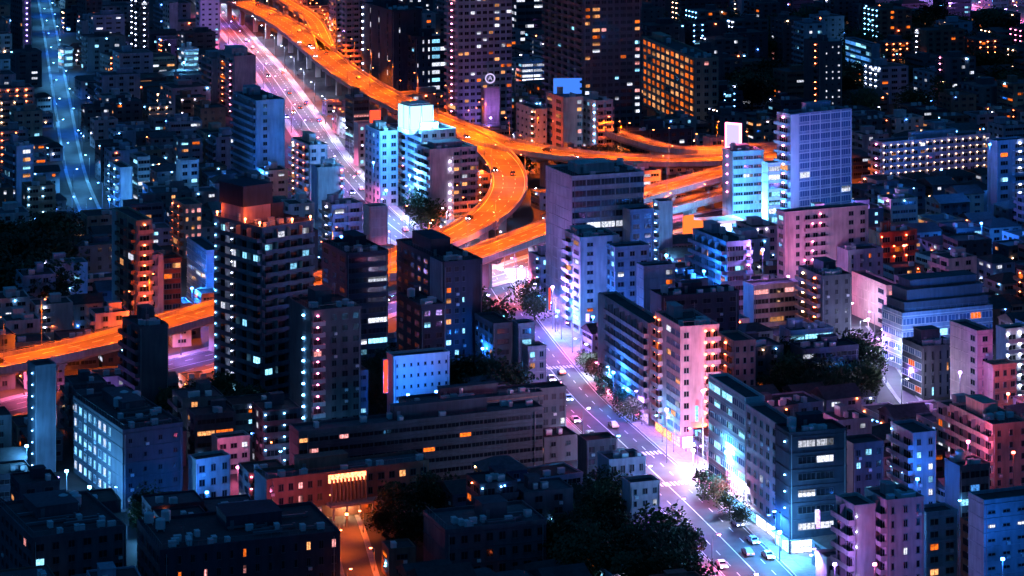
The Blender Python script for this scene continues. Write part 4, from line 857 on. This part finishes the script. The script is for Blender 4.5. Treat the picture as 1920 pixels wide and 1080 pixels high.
# ---------------------------------------------------------------- signs
def panel_sign(name, x, y, z, yb, w, h, d, mat, label, rz=20, frame='steel', col=None, power=0, legs=0.0, k=.15):
    D = F * H / (yb - YH); zc = H - (y - YH) * D / F
    t = thing(name, ((x - 960) * D / F, D, zc - h/2), rad(rz), label, 'sign')
    obj('lit_face', boxes('lit_face', [(-w/2+k, w/2-k, -d/2-.03, d/2+.03, k, h-k)], [mat]), t)
    obj('frame', boxes('frame', [(-w/2, w/2, -d/2, d/2, 0, k-.001), (-w/2, w/2, -d/2, d/2, h-k+.001, h), (-w/2, -w/2+k-.001, -d/2, d/2, k, h-k), (w/2-k+.001, w/2, -d/2, d/2, k, h-k)], [frame]), t)
    if legs:
        for sx in (-.4, 0, .4): obj('support', boxes('support', [(sx*w-.12, sx*w+.12, -.1, .1, -legs, 0)], ['steel']), t)
    if col: light(t, (0, -d/2 - 2.5, h/2), col, power, .8)
    return t
emat('billblue', (.05, .20, .85), .75, False, False); emat('signcyan', (.38, .86, 1), 1.3, True, False); emat('signwhite', (.62, .52, .9), .75, True, False); emat('signred', (1, .05, .02), 1.6, True, False); emat('signorange', (1, .25, .02), 4, True, False)
D = F * H / (392 - YH); t = thing('rooftop_sign', ((779 - 960) * D / F, D + 2, H - (243 - YH) * D / F), rad(28), 'glowing white-cyan sign box on top of the cyan-lit office', 'sign')
for k_ in range(4):
    for q_ in range(2): obj('lit_panel', cached('lp', lambda: boxes('lit_panel', [(-2.35, 2.35, -.2, 0, .5, 9.5)], ['signcyan'])), t, tuple(v_ for v_ in (math.cos(k_*math.pi/2)*(q_*5-2.5) + math.sin(k_*math.pi/2)*4.9, math.sin(k_*math.pi/2)*(q_*5-2.5) - math.cos(k_*math.pi/2)*4.9, 0)), k_*math.pi/2)
obj('core', boxes('core', [(-4.8, 4.8, -4.8, 4.8, .4, 9.6)], ['white']), t)
obj('cap', boxes('cap', [(-4.2, 4.2, -4.2, 4.2, 9.6, 10.4)], ['white']), t)
obj('base', boxes('base', [(-5.3, 5.3, -5.3, 5.3, -1.2, .4)], ['white']), t)
for x_, y_ in ((-5, -5), (5, -5), (-5, 5), (5, 5), (0, -5.06), (-5.06, 0)): obj('post', boxes('post', [(x_-.16, x_+.16, y_-.16, y_+.16, .4, 9.8)], ['steel']), t)
for x_, y_ in ((-9, -3), (0, -9), (7, -8)): light(t, (x_, y_, 3), 'cyan', 14000, .8)
panel_sign('billboard', 1064, 161, 0, 300, 12.5, 7, .6, 'billblue', 'plain blue lit billboard on the salmon block roof', 4, legs=1.8)
panel_sign('rooftop_sign', 1375, 254, 0, 408, 6.5, 9.5, .9, 'signwhite', 'glowing white upright sign with pink edge on the dark ribbed office', -30, 'g_pink', 'pink', 12000, 1.5, .55)
panel_sign('shop_sign', 1311, 808, 0, 836, 2.2, 2.2, .4, 'signorange', 'square orange sign on the pink corner building', 17, col='red', power=6000)
panel_sign('shop_sign', 1028, 560, 0, 628, 1.2, 7, .9, 'signred', 'tall red vertical sign at the corner of the lavender slab', 60)
panel_sign('shop_sign', 722, 705, 0, 802, 1.5, 9, .8, 'signred', 'dark red vertical sign left of the low blue block', 30)
panel_sign('shop_sign', 577, 525, 0, 640, 2.6, 6, .8, 'signorange', 'orange upright sign seen past the balcony tower', 20)
panel_sign('shop_sign', 703, 218, 0, 320, 5, 5.5, .8, 'signred', 'red square sign before the upper expressway', 20)
k = 0
for q, an in resample(main_path, 15):
    px = 960 + q.x * F / q.y; py = YH + F * H / q.y
    if py < 640 or py > 1060: continue
    for j in range(2):
        c = R_.choice(['cyan', 'pink', 'white', 'orange', 'blue', 'lav']); z = R_.uniform(4.2, 9); k += 1
        x = q.x - math.sin(an) * 16; y = q.y + math.cos(an) * 16 + R_.uniform(-3, 3)
        t = thing('shop_sign', (x, y, z), an + math.pi/2, 'small %s lit sign projecting over the right pavement of the shopping street' % dict(lav='lilac').get(c, c), 'sign', 'projecting signs on the shopping street')
        w, h = R_.choice([(.9, 3.2), (1.0, 2.2), (1.4, 1.4), (.8, 4)])
        obj('lit_face', cached(('ps', w, h, c), lambda: boxes('lit_face', [(-w/2, w/2, -.18, .18, 0, h)], ['s_' + c])), t)
        obj('bracket', cached(('pb', h), lambda: boxes('bracket', [(-.06, .06, -.06, .06, -.25, -.001), (-1.6, -.06, -.05, .05, -.2, -.1)], ['steel'])), t)
# round letter sign
D = F * H / (262 - YH) + 3; t = thing('letter_sign', ((919 - 960) * D / F, D, H - (159 - YH) * D / F), 0, 'round white sign with a letter A on the mauve slab', 'sign')
ringv, ringf = [], []
for i in range(32):
    an = 2 * math.pi * i / 32
    for r in (1.75, 2.3):
        for yy in (-.2, .2): ringv.append((math.cos(an)*r, yy, 2.9 + math.sin(an)*r))
for i in range(32):
    a_, b_ = i*4, ((i+1) % 32)*4
    ringf += [(a_, a_+2, b_+2, b_), (a_+1, b_+1, b_+3, a_+3), (a_, b_, b_+1, a_+1), (a_+2, a_+3, b_+3, b_+2)]
obj('ring', pymesh('ring', ringv, ringf, ['signwhite']), t)
def bar(x0, z0, x1, z1, w=.16): return tube((x0, 0, z0), (x1, 0, z1), w, n=4)
obj('letter', pymesh('letter', *join(bar(-.9, 2.0, 0, 4.0), bar(.9, 2.0, 0, 4.0), bar(-.5, 2.7, .5, 2.7))[:2], ['signwhite']), t)
obj('post', boxes('post', [(-.1, .1, -.1, .1, -2.0, .6)], ['steel']), t)

# ---------------------------------------------------------------- balcony tower roof, office roof arch
hx, hy, h = tower.WR/2, tower.WL/2, tower.h
obj('roof_block', boxes('roof_block', [(-hx+1, -hx+10, hy-13, hy-2, h+.2, h+4.8)], ['rosy']), tower.root)
obj('roof_block', boxes('roof_block', [(-hx+.6, -hx+10.4, hy-13.4, hy-1.6, h+4.8, h+10.5)], ['navy']), tower.root)
obj('roof_block', boxes('roof_block', [(-hx+11, hx-2, hy-12, hy-2, h+.2, h+4.5)], ['dark']), tower.root)
for x, y in ((-hx+.5, -hy+2), (-hx+.5, hy-14.5), (-hx+.6, hy-.6), (hx-.6, -hy+.6), (hx*.2, -hy+.5)):
    l = obj('warning_lamp', cached('wl', lambda: pymesh('warning_lamp', *join(tube((0, 0, 0), (0, 0, .7), .06), tube((0, 0, .7), (0, 0, 1.2), .28, .24, 8))[:2], ['l_orange'])), tower.root, (x, y, h + .8))
    light(tower.root, (x - .6, y - .6, h + 3.2), 'orange', 260, .3)

# ---------------------------------------------------------------- petrol station
c = P(1346, 442); t = thing('petrol_station', (c.x, c.y, 0), rad(20), 'brightly lit petrol station with white canopy and orange rounded fascia', 'petrol station')
obj('canopy', boxes('canopy', [(-7, 9, -5, 6, 5.2, 6.0)], ['white']), t)
obj('canopy_light', boxes('canopy_light', [(-6.5, 8.5, -4.5, 5.5, 5.1, 5.19)], ['g_cyan']), t)
obj('fascia', boxes('fascia', [(-7.1, 9.1, -5.1, -5.01, 5.1, 6.3), (-7.1, -7.01, -5, 6, 5.1, 6.3)], ['signwhite']), t)
v, f = [], []
for i in range(17):
    an = math.pi * (.45 + 1.1 * i / 16)
    for z in (1.2, 7.5): v.append((-8.5 + math.cos(an) * 5.5, -1 + math.sin(an) * 5.5, z))
for i in range(16): f.append((2*i, 2*i+2, 2*i+3, 2*i+1))
emat('fasciaorange', (1, .16, .03), 1.1, True, False)
obj('rounded_fascia', pymesh('rounded_fascia', v, f, ['fasciaorange'], smooth=True), t)
for x in (-5, 7):
    for y in (-3, 4): obj('column', boxes('column', [(x-.25, x+.25, y-.25, y+.25, 0, 5.09)], ['white']), t)
for x in (-2, 3):
    for y in (-2, 2.5): obj('pump', boxes('pump', [(x-.3, x+.3, y-.5, y+.5, .15, 1.8), (x-.6, x+.6, y-.9, y+.9, 0, .15)], ['framew']), t)
obj('kiosk', boxes('kiosk', [(-6.5, 8, 6.5, 11, 0, 4), (-6, 7.5, 6.42, 6.5, .4, 3, 1)], ['white', 's_white']), t)
light(t, (1, 0, 4.4), 'cyan', 26000, 1); light(t, (0, -7.5, 5), 'cyan', 26000, .6); light(t, (12, 2, 8), 'cyan', 26000, .6)

# ---------------------------------------------------------------- entrance of the terraced building
c = P(618, 972); t = thing('entrance_porch', (c.x, c.y, 0), rad(24), 'warm lit entrance porch with upright louvres at the head of the driveway', 'porch')
for i in range(10): obj('louvre', cached('louvre', lambda: boxes('louvre', [(-.12, .12, -.5, .5, 3.6, 9)], ['tan'])), t, (.6 + i * .95, 0, 0))
obj('canopy', boxes('canopy', [(-.5, 14.5, -2.5, 1.2, 3.0, 3.58)], ['tan']), t)
for i in range(5): obj('column', boxes('column', [(-.2, .2, -.2, .2, 0, 3)], ['tan']), t, (.3 + i * 3.3, -2, 0))
obj('glass_front', boxes('glass_front', [(0, 14, 1.25, 1.4, .2, 2.9)], ['s_warm']), t)
obj('glass_band', boxes('glass_band', [(0, 9.5, .8, 1.0, 8, 10.2)], ['s_orange']), t)
light(t, (4, -.8, 2.6), 'warm', 900, .3); light(t, (10, -.8, 2.6), 'orange', 260, .3)

# ---------------------------------------------------------------- cars
def car_meshes(paint):
    prof = [(-2.2, .35), (-2.25, .75), (-2.0, .92), (-1.55, .98), (-1.05, 1.42), (.55, 1.45), (1.15, .98), (2.05, .85), (2.2, .6), (2.15, .35)]
    v, f = [], []; n = len(prof)
    for y, k in ((-.86, 1), (.86, 1)):
        for x, z in prof: v.append((x, y * (.82 if z > 1.2 else 1), z))
    f = [tuple(range(n)), tuple(range(2*n-1, n-1, -1))] + [(i, n+i, n+(i+1) % n, (i+1) % n) for i in range(n)]
    body = pymesh('body', v, f, [paint])
    gl = boxes('window', [(-1.0, .5, -.80, .80, 1.02, 1.36)], ['glass'])
    return body, gl
CARM = {p: car_meshes(p) for p in ('carwhite', 'carblack', 'carsilver', 'cartaxi', 'carblue')}
wheel = pymesh('wheel', *tube((0, -.1, 0), (0, .1, 0), .32, n=10), ['rubber'])
hl = boxes('headlight', [(-.04, .04, -.18, .18, -.09, .09)], ['l_white']); tl = boxes('tail_light', [(-.04, .04, -.2, .2, -.08, .08)], ['g_red'])
wsc = pymesh('windscreen', [(.58, -.66, 1.4), (.58, .66, 1.4), (1.12, .76, 1.0), (1.12, -.76, 1.0)], [(0, 3, 2, 1)], ['glass'])
def car(pos, an, paint, label, group, z=.05):
    t = thing('car', (pos[0], pos[1], z), an, label, 'car', group); bd, gl = CARM[paint]
    bo = obj('body', bd, t); obj('window', gl, bo); obj('windscreen', wsc, bo, (.02, 0, .02))
    for x in (-1.35, 1.35):
        for y in (-.82, .82): obj('wheel', wheel, t, (x, y, .32))
    for y in (-.6, .6): obj('headlight', hl, t, (2.19, y, .66)); obj('tail_light', tl, t, (-2.24, y, .72))
PN = dict(carwhite='white', carblack='black', carsilver='silver', cartaxi='orange', carblue='blue')
def traffic(path, n, offs, words, group, lo, hi):
    pts = [q for q in resample(path, 7.5) if lo < YH + F * H / q[0].y < hi and 0 < 960 + q[0].x * F / q[0].y < 1920]
    for q, an in R_.sample(pts, min(n, len(pts))):
        o = R_.choice(offs); p = R_.choice(['carwhite', 'carwhite', 'carblack', 'carsilver', 'cartaxi', 'carblue'])
        car((q.x + math.sin(an) * o, q.y - math.cos(an) * o), an + (math.pi if o < 0 else 0), p, PN[p] + ' car ' + words, group)
for i, (x, y, p) in enumerate(((1378, 985, 'carsilver'), (1408, 1018, 'carwhite'), (1436, 1046, 'carwhite'))):
    c = P(x + 4, y); car(c, rad(-73), p, ['silver car parked at the kerb before the mauve square-window block', 'white car parked before the cyan corner shop', 'white car waiting nearest the bottom edge on the shopping street'][i], 'cars parked on the shopping street')
traffic(main_path, 13, (2.2, 6.2, -2.2), 'driving on the wide shopping street', 'cars on the shopping street', 640, 1080)
traffic(upper_path, 22, (2.4, 7, -2.4, -7), 'on the pale avenue beside the upper expressway', 'cars on the upper avenue', 10, 440)
traffic(left_path, 5, (2.4, -2.4, 6), 'on the road beneath the left expressway', 'cars under the left expressway', 560, 800)
def deck_traffic(wp, n, offs, words, group):
    pts = [q for q in resample(wp, 9) if -20 < 960 + q[0].x * F / q[0].y < 1900 and YH + F * (H - q[0].z) / q[0].y > 5]
    for q, an in R_.sample(pts, min(n, len(pts))):
        o = R_.choice(offs); p = R_.choice(['carwhite', 'carblack', 'carsilver', 'carwhite'])
        car((q.x + math.sin(an) * o, q.y - math.cos(an) * o), an + (math.pi if o < 0 else 0), p, PN[p] + ' car ' + words, group, q.z + .03)
deck_traffic(e1p, 16, (2, 5.5, -2, -5.5), 'on the long upper expressway', 'cars on the upper expressway')
deck_traffic(e2p, 11, (1.8, 4.6, -1.8), 'on the looping expressway ramp', 'cars on the looping ramp')
deck_traffic(e3p, 6, (1.8, -1.8), 'on the carriageway behind the lavender slab', 'cars on the carriageway behind the slab')
traffic(cross_path, 6, (2.4, -2.4), 'on the road under the expressway junction', 'cars under the junction', 380, 560)
traffic(far_path, 6, (2.4, -2.4), 'on the distant lilac road', 'cars on the distant road', -20, 80)
